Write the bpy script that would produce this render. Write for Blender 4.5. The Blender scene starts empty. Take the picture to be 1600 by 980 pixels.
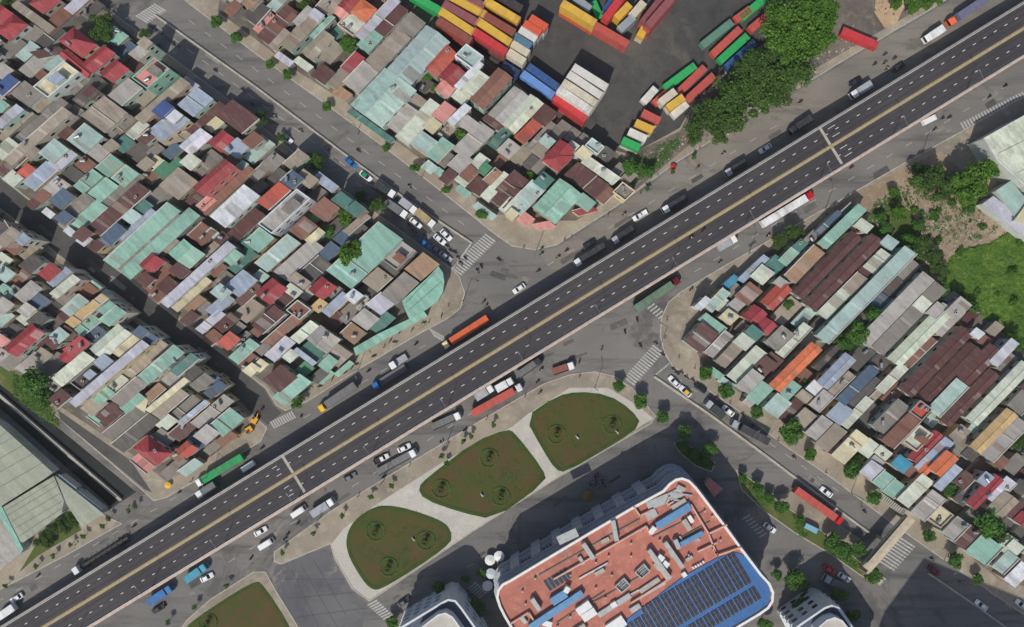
import bpy, math, random
import numpy as np
from mathutils import Vector, geometry, noise
R = math.radians
random.seed(7)
SC = bpy.context.scene
COL = SC.collection

# ------------------------------------------------------------------ camera, sky, sun, exposure
H = 250.0            # drone height above the street (m)
F = 1225.0           # focal length in photo pixels (photo 1600 x 980)
cam_d = bpy.data.cameras.new('camera'); cam = bpy.data.objects.new('camera', cam_d); COL.objects.link(cam)
cam.location = (0, 0, H); cam.rotation_euler = (0, 0, 0)
cam_d.sensor_fit = 'HORIZONTAL'; cam_d.sensor_width = 36.0; cam_d.lens = 36.0 * F / 1600.0
cam_d.clip_start = 1.0; cam_d.clip_end = 3000.0
SC.camera = cam

SUN_EL, SUN_AZ = 50.0, 20.0       # shadows fall up the picture, leaning 20 degrees to the right
sd = Vector((math.sin(R(SUN_AZ)) * math.cos(R(SUN_EL)), math.cos(R(SUN_AZ)) * math.cos(R(SUN_EL)), -math.sin(R(SUN_EL))))
world = bpy.data.worlds.new('World'); SC.world = world; world.use_nodes = True
wn = world.node_tree.nodes; wl = world.node_tree.links; wn.clear()
sky = wn.new('ShaderNodeTexSky'); sky.sky_type = 'NISHITA'; sky.sun_disc = False
sky.sun_elevation = R(SUN_EL); sky.sun_rotation = R(180 + SUN_AZ); sky.dust_density = 2.0
bg = wn.new('ShaderNodeBackground'); bg.inputs[1].default_value = 0.10
wo = wn.new('ShaderNodeOutputWorld'); wl.new(sky.outputs[0], bg.inputs[0]); wl.new(bg.outputs[0], wo.inputs[0])
sun_d = bpy.data.lights.new('sun', 'SUN'); sun = bpy.data.objects.new('sun', sun_d); COL.objects.link(sun)
sun_d.energy = 3.25; sun_d.angle = R(0.6); sun_d.color = (1.0, 0.955, 0.88)
sun.rotation_euler = sd.to_track_quat('-Z', 'Y').to_euler(); sun.location = (0, -100, 200)
SC.view_settings.view_transform = 'Standard'; SC.view_settings.look = 'None'
SC.view_settings.exposure = 0.0; SC.view_settings.gamma = 1.0; SC.view_settings.use_curve_mapping = False

# ------------------------------------------------------------------ helpers
def P(px, py, z=0.0):
    k = (H - z) / F
    return Vector(((px - 800.0) * k, (490.0 - py) * k, z))

def lin(c):
    out = []
    for v in c:
        v /= 255.0
        out.append(v / 12.92 if v <= 0.04045 else ((v + 0.055) / 1.055) ** 2.4)
    return tuple(out)

class MB:
    """collects shapes for ONE mesh"""
    def __init__(s): s.v = []; s.f = []; s.m = []
    def add(s, vs, fs, mi=0):
        o = len(s.v); s.v += [tuple(p) for p in vs]
        for f in fs: s.f.append(tuple(i + o for i in f)); s.m.append(mi)
    def box(s, x0, y0, z0, x1, y1, z1, mi=0):
        s.add([(x0,y0,z0),(x1,y0,z0),(x1,y1,z0),(x0,y1,z0),(x0,y0,z1),(x1,y0,z1),(x1,y1,z1),(x0,y1,z1)],
              [(3,2,1,0),(4,5,6,7),(0,1,5,4),(1,2,6,5),(2,3,7,6),(3,0,4,7)], mi)
    def hexa(s, b, t, mi=0):
        n = len(b)
        s.add(list(b) + list(t), [tuple(range(n - 1, -1, -1)), tuple(range(n, 2 * n))] +
              [(i, (i + 1) % n, n + (i + 1) % n, n + i) for i in range(n)], mi)
    def prism(s, poly, z0, z1, mi=0):
        s.hexa([(p[0], p[1], z0) for p in poly], [(p[0], p[1], z1) for p in poly], mi)
    def tube(s, a, b, r0, r1=None, n=8, mi=0):
        a = Vector(a); b = Vector(b); r1 = r0 if r1 is None else r1
        d = (b - a).normalized(); q = d.to_track_quat('Z', 'Y')
        ra = [a + q @ Vector((math.cos(6.28318 * i / n) * r0, math.sin(6.28318 * i / n) * r0, 0)) for i in range(n)]
        rb = [b + q @ Vector((math.cos(6.28318 * i / n) * r1, math.sin(6.28318 * i / n) * r1, 0)) for i in range(n)]
        s.hexa(ra, rb, mi)
    def mesh(s, name, mats):
        me = bpy.data.meshes.new(name); me.from_pydata(s.v, [], s.f)
        for m in (mats if isinstance(mats, (list, tuple)) else [mats]): me.materials.append(m)
        if any(s.m): me.polygons.foreach_set('material_index', s.m)
        me.update(); return me
    def build(s, name, mats, parent=None, color=None, loc=None, rotz=0):
        return put(name, s.mesh(name, mats), parent, color, loc, rotz)

def put(name, me, parent=None, color=None, loc=None, rotz=0, scale=None):
    o = bpy.data.objects.new(name, me); COL.objects.link(o)
    if parent is not None: o.parent = parent
    if color is not None: o.color = (color[0], color[1], color[2], 1.0)
    if loc is not None: o.location = loc
    if rotz: o.rotation_euler = (0, 0, rotz)
    if scale is not None: o.scale = scale
    return o

def empty(name, loc, rotz=0):
    o = bpy.data.objects.new(name, None); COL.objects.link(o)
    o.location = loc; o.rotation_euler = (0, 0, rotz); o.empty_display_size = 0.5
    return o

def tag(o, label=None, cat=None, group=None, kind=None):
    if label: o['label'] = label
    if cat: o['category'] = cat
    if group: o['group'] = group
    if kind: o['kind'] = kind
    return o

ONES = 'first second third fourth fifth sixth seventh eighth ninth tenth eleventh twelfth thirteenth fourteenth fifteenth sixteenth seventeenth eighteenth nineteenth'.split()
TENS = {2: ('twentieth', 'twenty'), 3: ('thirtieth', 'thirty'), 4: ('fortieth', 'forty'), 5: ('fiftieth', 'fifty'), 6: ('sixtieth', 'sixty')}
def ordinal(i):           # 1 -> first
    if i < 20: return ONES[i - 1]
    t, u = divmod(i, 10)
    return TENS[t][0] if u == 0 else TENS[t][1] + '-' + ONES[u - 1]

PENDING = []              # (object, phrase, where, px, py): the label gets an ordinal when several share phrase and place
def pend(o, phrase, where, px, py): PENDING.append((o, phrase, where, px, py))
def resolve_labels():
    groups = {}
    for it in PENDING: groups.setdefault((it[1], it[2]), []).append(it)
    for (ph, wh), items in groups.items():
        if len(items) == 1: items[0][0]['label'] = ph + ' ' + wh; continue
        items.sort(key=lambda t: (t[3] - 860) ** 2 + (t[4] - 490) ** 2)
        for i, it in enumerate(items):
            near = 'nearest the crossroads' if i == 0 else ordinal(i + 1) + ' nearest the crossroads'
            it[0]['label'] = ph + ' ' + wh + ', ' + near

# ------------------------------------------------------------------ materials
def nodes(name):
    m = bpy.data.materials.new(name); m.use_nodes = True
    nt = m.node_tree; b = nt.nodes['Principled BSDF']
    return m, nt, b, nt.nodes, nt.links

def mix(nt, a, b, fac, typ='MIX'):
    n = nt.nodes.new('ShaderNodeMix'); n.data_type = 'RGBA'; n.blend_type = typ
    for sock, val in ((n.inputs['Factor'], fac), (n.inputs['A'], a), (n.inputs['B'], b)):
        if hasattr(val, 'is_output'): nt.links.new(val, sock)
        elif isinstance(val, (int, float)): sock.default_value = val
        else: sock.default_value = (val[0], val[1], val[2], 1)
    return n.outputs['Result']

def noisef(nt, scale, detail=4, rough=0.6, coord='Object', stretch=None, dist=0.0, lo=0.35, hi=0.65):
    tc = nt.nodes.new('ShaderNodeTexCoord'); src = tc.outputs[coord]
    if stretch:
        mp = nt.nodes.new('ShaderNodeMapping'); mp.inputs['Scale'].default_value = stretch[:3]
        if len(stretch) > 3: mp.inputs['Rotation'].default_value = (0, 0, stretch[3])
        nt.links.new(src, mp.inputs[0]); src = mp.outputs[0]
    n = nt.nodes.new('ShaderNodeTexNoise'); n.inputs['Scale'].default_value = scale
    n.inputs['Detail'].default_value = detail; n.inputs['Roughness'].default_value = rough
    n.inputs['Distortion'].default_value = dist
    nt.links.new(src, n.inputs['Vector'])
    r = nt.nodes.new('ShaderNodeMapRange'); r.inputs[1].default_value = lo; r.inputs[2].default_value = hi
    nt.links.new(n.outputs['Fac'], r.inputs[0])
    return r.outputs[0]

def bump(nt, b, h, strength, dist=0.05):
    n = nt.nodes.new('ShaderNodeBump'); n.inputs['Strength'].default_value = strength; n.inputs['Distance'].default_value = dist
    nt.links.new(h, n.inputs['Height']); nt.links.new(n.outputs[0], b.inputs['Normal'])

def ground_mat(name, c1, c2, c3=None, s1=0.05, s2=0.6, s3=0.12, rough=0.9, stretch=None, c4=None, k3=0.8):
    m, nt, b, N, L = nodes(name)
    col = mix(nt, lin(c1), lin(c2), noisef(nt, s1, 5))
    if c3 is not None: col = mix(nt, col, lin(c3), mixfac(nt, noisef(nt, s3, 6, 0.7, stretch=stretch, lo=0.5, hi=0.68), k3))
    if c4 is not None: col = mix(nt, col, lin(c4), mixfac(nt, noisef(nt, 0.035, 5, 0.75, dist=1.0, lo=0.56, hi=0.64), 0.6))
    g = noisef(nt, s2 * 4, 3, 0.8, lo=0.2, hi=0.8)
    col = mix(nt, col, mix(nt, (0.62,) * 3, (1.3,) * 3, g), 0.5, 'MULTIPLY')
    L.new(col, b.inputs['Base Color']); b.inputs['Roughness'].default_value = rough
    b.inputs['Specular IOR Level'].default_value = 0.25
    return m

def mixfac(nt, f, k):
    n = nt.nodes.new('ShaderNodeMath'); n.operation = 'MULTIPLY'; n.inputs[1].default_value = k
    nt.links.new(f, n.inputs[0]); return n.outputs[0]

def plain(name, c, rough=0.7, metal=0.0, var=0.25, scale=0.8, spec=0.3):
    m, nt, b, N, L = nodes(name); c = lin(c)
    col = mix(nt, tuple(v * (1 - var) for v in c), tuple(min(1, v * (1 + var * 0.6)) for v in c), noisef(nt, scale, 5, 0.7))
    L.new(col, b.inputs['Base Color']); b.inputs['Roughness'].default_value = rough; b.inputs['Metallic'].default_value = metal
    b.inputs['Specular IOR Level'].default_value = spec
    return m

def objcol(name, rough=0.6, seams=0.0, stain=0.0, rust=0.0, spec=0.3, tint=0.12, tiles=False):
    """takes the object's own colour, then weathers it"""
    m, nt, b, N, L = nodes(name)
    oi = N.new('ShaderNodeObjectInfo'); col = oi.outputs['Color']
    tc = N.new('ShaderNodeTexCoord')
    if tint:
        col = mix(nt, col, mix(nt, (1 - tint,) * 3, (1 + tint,) * 3, oi.outputs['Random']), 1.0, 'MULTIPLY')
    if seams:
        sx = N.new('ShaderNodeSeparateXYZ'); L.new(tc.outputs['Object'], sx.inputs[0])
        dv = N.new('ShaderNodeMath'); dv.operation = 'MULTIPLY_ADD'; dv.inputs[1].default_value = 0.93; L.new(sx.outputs[0], dv.inputs[0]); L.new(oi.outputs['Random'], dv.inputs[2])
        fl = N.new('ShaderNodeMath'); fl.operation = 'FLOOR'; L.new(dv.outputs[0], fl.inputs[0])
        ad = N.new('ShaderNodeMath'); ad.operation = 'MULTIPLY_ADD'; ad.inputs[1].default_value = 57.0; L.new(oi.outputs['Random'], ad.inputs[0]); L.new(fl.outputs[0], ad.inputs[2])
        wnz = N.new('ShaderNodeTexWhiteNoise'); wnz.noise_dimensions = '1D'; L.new(ad.outputs[0], wnz.inputs['W'])
        col = mix(nt, col, mix(nt, (1 - seams,) * 3, (1 + seams,) * 3, wnz.outputs['Value']), 1.0, 'MULTIPLY')
        # ribs: real fine relief of the sheet
        wv = N.new('ShaderNodeTexWave'); wv.bands_direction = 'Y' if tiles else 'X'; wv.inputs['Scale'].default_value = 0.9; L.new(tc.outputs['Object'], wv.inputs[0])
        bump(nt, b, wv.outputs['Fac'], 0.35, 0.06)
    if stain:
        f = noisef(nt, 0.22, 6, 0.72, coord='Object', stretch=(1.6, 0.55, 1), lo=0.40, hi=0.66)
        v = N.new('ShaderNodeMath'); v.operation = 'MULTIPLY_ADD'; v.inputs[1].default_value = 0.9; v.inputs[2].default_value = 0.25; L.new(oi.outputs['Random'], v.inputs[0])
        f2 = N.new('ShaderNodeMath'); f2.operation = 'MULTIPLY'; L.new(f, f2.inputs[0]); L.new(v.outputs[0], f2.inputs[1])
        col = mix(nt, col, mix(nt, col, lin((84, 78, 72)), 0.62), mixfac(nt, f2.outputs[0], stain))
        fd = noisef(nt, 0.5, 5, 0.8, stretch=(2.2, 0.35, 1), lo=0.52, hi=0.72)
        col = mix(nt, col, lin((196, 192, 184)), mixfac(nt, fd, 0.22 * min(1.0, stain)))
        dk = noisef(nt, 0.9, 5, 0.8, stretch=(2.6, 0.3, 1), lo=0.56, hi=0.70)
        col = mix(nt, col, lin((62, 58, 54)), mixfac(nt, dk, 0.35 * min(1.0, stain)))
        g = noisef(nt, 1.3, 4, 0.75, lo=0.3, hi=0.75)
        col = mix(nt, col, mix(nt, (0.80,) * 3, (1.12,) * 3, g), 0.8, 'MULTIPLY')
    if rust:
        f = noisef(nt, 0.35, 7, 0.8, dist=0.6, lo=0.58, hi=0.67)
        col = mix(nt, col, lin((116, 82, 64)), mixfac(nt, f, rust))
    L.new(col, b.inputs['Base Color']); b.inputs['Roughness'].default_value = rough; b.inputs['Specular IOR Level'].default_value = spec
    return m

def leafmat(name, c1, c2, c3):
    m, nt, b, N, L = nodes(name)
    gi = N.new('ShaderNodeNewGeometry'); oi = N.new('ShaderNodeObjectInfo')
    col = mix(nt, lin(c1), lin(c2), gi.outputs['Random Per Island'])
    col = mix(nt, col, lin(c3), mixfac(nt, oi.outputs['Random'], 0.7))
    L.new(col, b.inputs['Base Color']); b.inputs['Roughness'].default_value = 0.7; b.inputs['Specular IOR Level'].default_value = 0.2
    tr = N.new('ShaderNodeBsdfTranslucent'); L.new(col, tr.inputs[0])
    ms = N.new('ShaderNodeMixShader'); ms.inputs[0].default_value = 0.3
    L.new(b.outputs[0], ms.inputs[1]); L.new(tr.outputs[0], ms.inputs[2]); L.new(ms.outputs[0], N['Material Output'].inputs[0])
    return m

def road_mat(name, c1, c2, c3):
    return ground_mat(name, c1, c2, c3, 0.035, 0.5, 0.22, 0.88, stretch=(0.12, 1.0, 1.0, R(-31.4)), c4=tuple(int(v * 0.74) for v in c1), k3=0.85)

M_ASPH = road_mat('asphalt', (110, 108, 105), (126, 122, 117), (84, 83, 83))
def deck_mat():
    m, nt, b, N, L = nodes('deck_asphalt')
    col = mix(nt, lin((66, 63, 65)), lin((76, 72, 73)), noisef(nt, 0.06, 5))
    tc = N.new('ShaderNodeTexCoord'); sx = N.new('ShaderNodeSeparateXYZ'); L.new(tc.outputs['Object'], sx.inputs[0])
    wv = N.new('ShaderNodeMath'); wv.operation = 'MULTIPLY'; wv.inputs[1].default_value = 6.2832 / 1.78; L.new(sx.outputs[1], wv.inputs[0])
    co = N.new('ShaderNodeMath'); co.operation = 'COSINE'; L.new(wv.outputs[0], co.inputs[0])
    mr = N.new('ShaderNodeMapRange'); mr.inputs[1].default_value = -0.2; mr.inputs[2].default_value = 1.0; L.new(co.outputs[0], mr.inputs[0])
    mu = N.new('ShaderNodeMath'); mu.operation = 'MULTIPLY'; L.new(mr.outputs[0], mu.inputs[0]); L.new(noisef(nt, 0.15, 4, 0.7, stretch=(0.12, 1.0, 1), lo=0.3, hi=0.6), mu.inputs[1])
    col = mix(nt, col, lin((54, 52, 54)), mixfac(nt, mu.outputs[0], 0.7))
    col = mix(nt, col, lin((48, 47, 49)), mixfac(nt, noisef(nt, 0.4, 6, 0.8, stretch=(0.15, 1, 1), lo=0.58, hi=0.66), 0.6))
    col = mix(nt, col, lin((92, 88, 86)), mixfac(nt, noisef(nt, 0.12, 6, 0.8, stretch=(0.3, 1, 1), lo=0.60, hi=0.70), 0.5))
    g = noisef(nt, 2.5, 3, 0.8, lo=0.2, hi=0.8); col = mix(nt, col, mix(nt, (0.7,) * 3, (1.25,) * 3, g), 0.5, 'MULTIPLY')
    L.new(col, b.inputs['Base Color']); b.inputs['Roughness'].default_value = 0.85; b.inputs['Specular IOR Level'].default_value = 0.25
    return m
M_DECK = deck_mat()
M_DUSTY = road_mat('dusty_asphalt', (122, 117, 109), (138, 131, 121), (104, 101, 96))
M_YARD = ground_mat('yard_asphalt', (72, 71, 70), (88, 86, 82), (58, 58, 60), 0.04, 0.5, 0.1, c4=(104, 98, 90))
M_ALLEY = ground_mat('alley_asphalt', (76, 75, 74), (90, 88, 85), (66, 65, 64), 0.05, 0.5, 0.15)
M_PAVE = ground_mat('pavement_tan', (158, 147, 130), (134, 126, 113), (174, 163, 145), 0.06, 0.5, 0.2, c4=(120, 112, 100))
M_LOT = ground_mat('lot_ground', (118, 110, 100), (92, 86, 80), (136, 124, 108), 0.08, 0.5, 0.3)
M_PLAZA = ground_mat('plaza_paving', (192, 187, 176), (172, 167, 158), (204, 198, 186), 0.05, 0.6, 0.2)
M_COURT = ground_mat('court_concrete', (92, 92, 95), (108, 106, 106), (78, 78, 83), 0.06, 0.5, 0.1, c4=(150, 142, 130))
M_LAWN = ground_mat('lawn', (74, 80, 40), (88, 72, 44), (62, 80, 36), 0.14, 1.2, 0.1, 0.95, c4=(96, 74, 48), k3=0.9)
M_SCRUB = ground_mat('scrub_grass', (74, 92, 42), (94, 102, 56), (60, 80, 36), 0.06, 0.9, 0.12, 0.95, c4=(140, 124, 88))
M_FIELD = ground_mat('field_grass', (90, 118, 46), (70, 98, 38), (116, 132, 62), 0.07, 1.0, 0.2, 0.95)
M_DIRT = ground_mat('bare_earth', (158, 138, 116), (132, 116, 96), (172, 158, 138), 0.1, 0.6, 0.3, c4=(98, 106, 62))
M_SAND = ground_mat('sand', (188, 160, 128), (168, 142, 112), (200, 176, 146), 0.1, 0.6, 0.3)
M_BORDER = ground_mat('lawn_edge', (54, 76, 30), (70, 84, 36), (46, 68, 26), 0.3, 1.0, 0.5, 0.95)
M_KERB = plain('kerb_stone', (178, 172, 160), 0.85)
M_CONC = plain('concrete', (172, 166, 154), 0.85, var=0.2)
M_CONCD = plain('old_concrete', (120, 116, 108), 0.9, var=0.3, scale=0.4)
M_PAINT = plain('white_road_paint', (176, 174, 168), 0.75, var=0.45, scale=1.2)
M_PAINTB = plain('fresh_road_paint', (216, 216, 210), 0.7, var=0.2, scale=1.5)
M_YELLOW = plain('yellow_road_paint', (172, 148, 88), 0.7, var=0.25, scale=1.0)
M_TANSTRIP = plain('median_concrete', (164, 151, 124), 0.85, var=0.18)
M_STEEL = plain('galvanised_steel', (178, 180, 180), 0.4, 0.6)
M_POST = plain('lamp_post_grey', (122, 124, 124), 0.6, 0.2)
M_JOINT = plain('slab_joint', (70, 70, 72), 0.9)
M_DARK = plain('dark_metal', (44, 44, 46), 0.6)
M_BLACK = plain('rubber', (24, 24, 25), 0.85)
M_CHASSIS = plain('chassis_grey', (70, 66, 62), 0.7)
M_WATER, nt, b, N, L = nodes('canal_water')
L.new(mix(nt, lin((26, 30, 30)), lin((42, 44, 36)), noisef(nt, 0.1, 4)), b.inputs['Base Color']); b.inputs['Roughness'].default_value = 0.25
M_GLASS, nt, b, N, L = nodes('dark_glass')
b.inputs['Base Color'].default_value = (0.015, 0.02, 0.026, 1); b.inputs['Roughness'].default_value = 0.08; b.inputs['Specular IOR Level'].default_value = 0.6
M_ROOF = objcol('metal_roof', 0.55, seams=0.10, stain=0.7, rust=0.4)
M_TILE = objcol('tile_roof', 0.75, seams=0.09, stain=0.85, rust=0.0, tiles=True)
M_WALL = objcol('painted_wall', 0.85, stain=0.6, tint=0.08)
M_FLAT = objcol('roof_screed', 0.9, stain=0.9, tint=0.1)
M_CONT = objcol('container_paint', 0.6, stain=0.7, rust=0.6, tint=0.08)
M_CAR = objcol('car_paint', 0.3, spec=0.5, tint=0.05)
M_CLOTH = objcol('cloth', 0.85, tint=0.1)
M_LITE = plain('headlamp', (230, 230, 220), 0.2)
M_SKIN = plain('skin', (168, 124, 96), 0.7)
M_TROUS = plain('trousers', (44, 46, 58), 0.85)
M_HELM = plain('helmet', (58, 52, 52), 0.5)
M_LEAF = leafmat('leaves', (54, 92, 36), (102, 146, 62), (76, 116, 48))
M_LEAFB = leafmat('bright_leaves', (56, 96, 30), (110, 146, 56), (82, 120, 42))
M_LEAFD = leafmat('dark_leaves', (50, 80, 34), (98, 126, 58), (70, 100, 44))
M_BARK = plain('bark', (88, 74, 60), 0.9)
M_SOLAR, nt, b, N, L = nodes('solar_cells')
L.new(mix(nt, lin((38, 42, 56)), lin((56, 60, 74)), noisef(nt, 0.8, 3)), b.inputs['Base Color']); b.inputs['Roughness'].default_value = 0.3; b.inputs['Specular IOR Level'].default_value = 0.5

# ------------------------------------------------------------------ ground, roads, pavements, canal
def poly_mesh(name, pts, z, mat, holes=()):
    loops = [[Vector((p[0], p[1], 0)) for p in pts]] + [[Vector((p[0], p[1], 0)) for p in h] for h in holes]
    tris = geometry.tessellate_polygon(loops); vs = [p for l in loops for p in l]
    me = bpy.data.meshes.new(name); me.from_pydata([(v.x, v.y, z) for v in vs], [], [tuple(t) for t in tris]); me.materials.append(mat)
    me.update(); return me
def G(pts, z=0): return [P(x, y, z) for x, y in pts]
def area(p): return sum(p[i][0] * p[(i + 1) % len(p)][1] - p[(i + 1) % len(p)][0] * p[i][1] for i in range(len(p))) / 2
def sheet(name, pts, z, mat, kind='structure'):
    w = G(pts)
    me = poly_mesh(name, w, z, mat)
    return tag(put(name, me), kind=kind)
def smooth(pts, n=2):
    for _ in range(n):
        q = []
        for i in range(len(pts)):
            a = pts[i]; b = pts[(i + 1) % len(pts)]
            q.append((a[0] * .75 + b[0] * .25, a[1] * .75 + b[1] * .25)); q.append((a[0] * .25 + b[0] * .75, a[1] * .25 + b[1] * .75))
        pts = q
    return pts
def offset(w, d):
    """inset a world polygon by d metres"""
    s = 1 if area(w) > 0 else -1; n = len(w); out = []
    for i in range(n):
        a, p, c = Vector(w[i - 1][:2]), Vector(w[i][:2]), Vector(w[(i + 1) % n][:2])
        e0 = (p - a).normalized(); e1 = (c - p).normalized()
        n0 = Vector((-e0.y, e0.x)) * s; n1 = Vector((-e1.y, e1.x)) * s
        k = (n0 + n1); k = k / max(k.length_squared, 0.3) * 2 * 0.5 * 2 if False else k / max(0.35, 1 + n0.dot(n1))
        out.append(Vector((p.x + k.x * d, p.y + k.y * d, 0)))
    return out
def pad(name, pts, mat, z=0.13, kerb=True, holes=()):
    """raised pavement slab with a kerb stone rim"""
    w = G(pts); inner = offset(w, 0.28) if kerb else w
    mb = MB(); n = len(w)
    root = put(name, poly_mesh(name, inner, z - 0.01, mat, holes)); tag(root, kind='structure')
    if kerb:
        for i in range(n):
            j = (i + 1) % n; a, b_, c, d = w[i], w[j], inner[j], inner[i]
            mb.add([(a[0], a[1], 0), (b_[0], b_[1], 0), (b_[0], b_[1], z), (a[0], a[1], z), (c[0], c[1], z), (d[0], d[1], z)], [(0, 1, 2, 3), (3, 2, 4, 5)])
        mb.build('kerb', M_KERB, root)
    return root

stripe_later = []
CANAL = [(-420, 225), (0, 592), (214, 768), (166, 800), (0, 652), (-420, 290)]
BIG = [(-700, -520, 0), (700, -520, 0), (700, 520, 0), (-700, 520, 0)]
canw = G(CANAL)
tag(put('ground', poly_mesh('ground', [Vector(p) for p in BIG], 0, M_ASPH, [canw])), kind='structure')
# canal: sloping concrete banks, dark water, a long low pipe wall down the middle
ci = offset(canw, 1.6); mb = MB(); n = len(canw)
for i in range(n):
    j = (i + 1) % n
    mb.add([(canw[i].x, canw[i].y, 0), (canw[j].x, canw[j].y, 0), (ci[j].x, ci[j].y, -2.6), (ci[i].x, ci[i].y, -2.6)], [(0, 1, 2, 3)])
tag(mb.build('canal_bank', M_CONCD), kind='structure')
tag(put('canal_water', poly_mesh('canal_water', offset(canw, 1.2), -1.9, M_WATER)), kind='structure')
a, b_ = P(-420, 258), P(188, 784); d = (b_ - a).normalized(); nn = Vector((-d.y, d.x, 0)) * 0.45
mb = MB(); mb.prism([a + nn, b_ + nn, b_ - nn, a - nn], -2.4, -0.7)
tag(mb.build('canal_divider_wall', M_CONC), 'long low concrete divider running down the middle of the canal', 'canal wall')

PAD_A = [(-240, 60), (-60, 228), (45, 312), (105, 362), (160, 402), (250, 477), (340, 548), (415, 607), (432, 634), (446, 642), (480, 628), (560, 578), (650, 525), (700, 498), (720, 482), (727, 458), (718, 432), (707, 420), (615, 352), (495, 266), (350, 150), (190, 30), (100, -40), (-40, -150), (-240, -160)]
PAD_B = [(-240, 130), (-60, 280), (0, 325), (117, 418), (200, 487), (262, 530), (340, 597), (392, 646), (418, 668), (408, 690), (330, 738), (260, 778), (240, 783), (222, 766), (90, 652), (0, 578), (-240, 372)]
PAD_C = [(150, -110), (300, 10), (400, 85), (500, 157), (610, 238), (700, 308), (775, 368), (800, 385), (836, 391), (870, 383), (960, 325), (1060, 252), (1200, 167), (1330, 88), (1450, 18), (1550, -45), (1720, -150), (1720, -400), (150, -400)]
PAD_D = [(1050, 572), (1038, 553), (1031, 525), (1033, 496), (1044, 472), (1064, 455), (1130, 416), (1250, 347), (1330, 302), (1420, 250), (1500, 206), (1600, 150), (1780, 45), (1980, 40), (1980, 1220), (1800, 1105), (1620, 975), (1500, 893), (1400, 823), (1360, 793), (1300, 748), (1230, 700), (1150, 640)]
PAD_F = [(-300, 365), (0, 660), (163, 805), (192, 818), (104, 868), (0, 922), (-200, 1035), (-300, 1095)]
PAD_G = [(428, 862), (520, 796), (640, 723), (760, 651), (850, 599), (890, 585), (930, 580), (962, 588), (988, 606), (1010, 632), (1025, 650), (1018, 662), (870, 748), (740, 830), (600, 925), (577, 940), (550, 920), (522, 872), (516, 850), (440, 882), (428, 878)]
PAD_H = [(270, 1000), (292, 968), (330, 935), (396, 893), (415, 893), (430, 920), (470, 985), (500, 1030), (400, 1100), (270, 1100)]
p_a = pad('pavement_old_quarter', PAD_A, M_PAVE)
p_b = pad('pavement_canal_quarter', PAD_B, M_PAVE)
p_c = pad('pavement_north_quarter', PAD_C, M_PAVE)
p_d = pad('pavement_east_quarter', PAD_D, M_PAVE)
p_f = pad('pavement_warehouse_quarter', PAD_F, M_PAVE)
p_g = pad('pavement_garden_plaza', PAD_G, M_PAVE)
p_h = pad('pavement_corner_garden', PAD_H, M_PAVE)

ZB = {   # building zones of the four quarters
 'A': [(-45, -45), (140, -45), (182, 34), (250, 92), (350, 165), (420, 222), (480, 268), (540, 318), (610, 365), (690, 428), (692, 455), (550, 550), (470, 618), (440, 627), (415, 600), (250, 470), (160, 396), (105, 356), (40, 306), (-45, 240)],
 'B': [(-45, 300), (0, 335), (115, 428), (200, 495), (300, 574), (385, 644), (392, 668), (330, 713), (260, 752), (200, 705), (90, 632), (-45, 545)],
 'C': [(352, -45), (630, -45), (650, 8), (770, 100), (860, 180), (960, 235), (990, 265), (985, 290), (900, 345), (840, 345), (780, 335), (690, 272), (600, 207), (540, 160), (470, 115), (400, 62), (340, 18)],
 'D': [(1075, 515), (1110, 472), (1190, 398), (1330, 325), (1360, 358), (1430, 393), (1440, 428), (1510, 468), (1600, 556), (1650, 600), (1650, 930), (1560, 905), (1440, 808), (1360, 748), (1300, 708), (1210, 648), (1100, 578)]}
for k, nm in (('A', 'yard_ground_old_quarter'), ('B', 'yard_ground_canal_quarter'), ('C', 'yard_ground_north_quarter'), ('D', 'yard_ground_east_quarter')):
    sheet(nm, ZB[k], 0.128, M_LOT)
sheet('container_yard_ground', [(600, -160), (640, -20), (655, 12), (770, 100), (835, 155), (862, 182), (960, 235), (986, 242), (1062, 200), (1080, 168), (1135, 110), (1205, 60), (1215, 0), (1215, -160)], 0.132, M_YARD)
sheet('earth_strip_by_yard', [(990, 300), (975, 246), (1062, 205), (1085, 160), (1140, 112), (1210, 60), (1225, -80), (1560, -80), (1470, -5), (1330, 75), (1200, 150), (1075, 228)], 0.128, M_LOT)
sheet('sand_patch', [(1370, -20), (1410, -20), (1412, 12), (1400, 38), (1382, 44), (1366, 20)], 0.136, M_SAND)
sheet('canal_bank_grass', [(-60, 548), (0, 600), (60, 648), (92, 668), (84, 640), (60, 610), (0, 566), (-60, 520)], 0.134, M_SCRUB)
sheet('alley_by_canal', [(90, 640), (205, 720), (238, 770), (226, 764), (95, 656)], 0.133, M_ALLEY)
sheet('verge_by_warehouse', [(30, 895), (60, 845), (112, 800), (128, 828), (60, 868)], 0.134, M_SCRUB)
sheet('wasteland_earth', [(1290, 330), (1340, 300), (1400, 268), (1470, 236), (1540, 300), (1600, 352), (1680, 400), (1680, 470), (1490, 470), (1440, 400), (1360, 352)], 0.132, M_DIRT)
sheet('yellow_green_scrub', [(1350, 352), (1366, 318), (1400, 318), (1424, 330), (1440, 372), (1420, 392), (1380, 384)], 0.136, M_SCRUB)
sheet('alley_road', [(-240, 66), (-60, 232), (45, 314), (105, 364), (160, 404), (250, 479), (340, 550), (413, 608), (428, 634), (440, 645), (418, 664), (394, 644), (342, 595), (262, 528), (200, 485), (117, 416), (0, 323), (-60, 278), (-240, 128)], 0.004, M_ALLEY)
sheet('service_road_dust', [(842, 394), (872, 386), (962, 328), (1062, 255), (1202, 170), (1332, 91), (1452, 21), (1552, -42), (1720, -147), (1740, -80), (1600, -2), (1200, 245), (900, 428), (860, 420)], 0.004, M_DUSTY)
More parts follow.
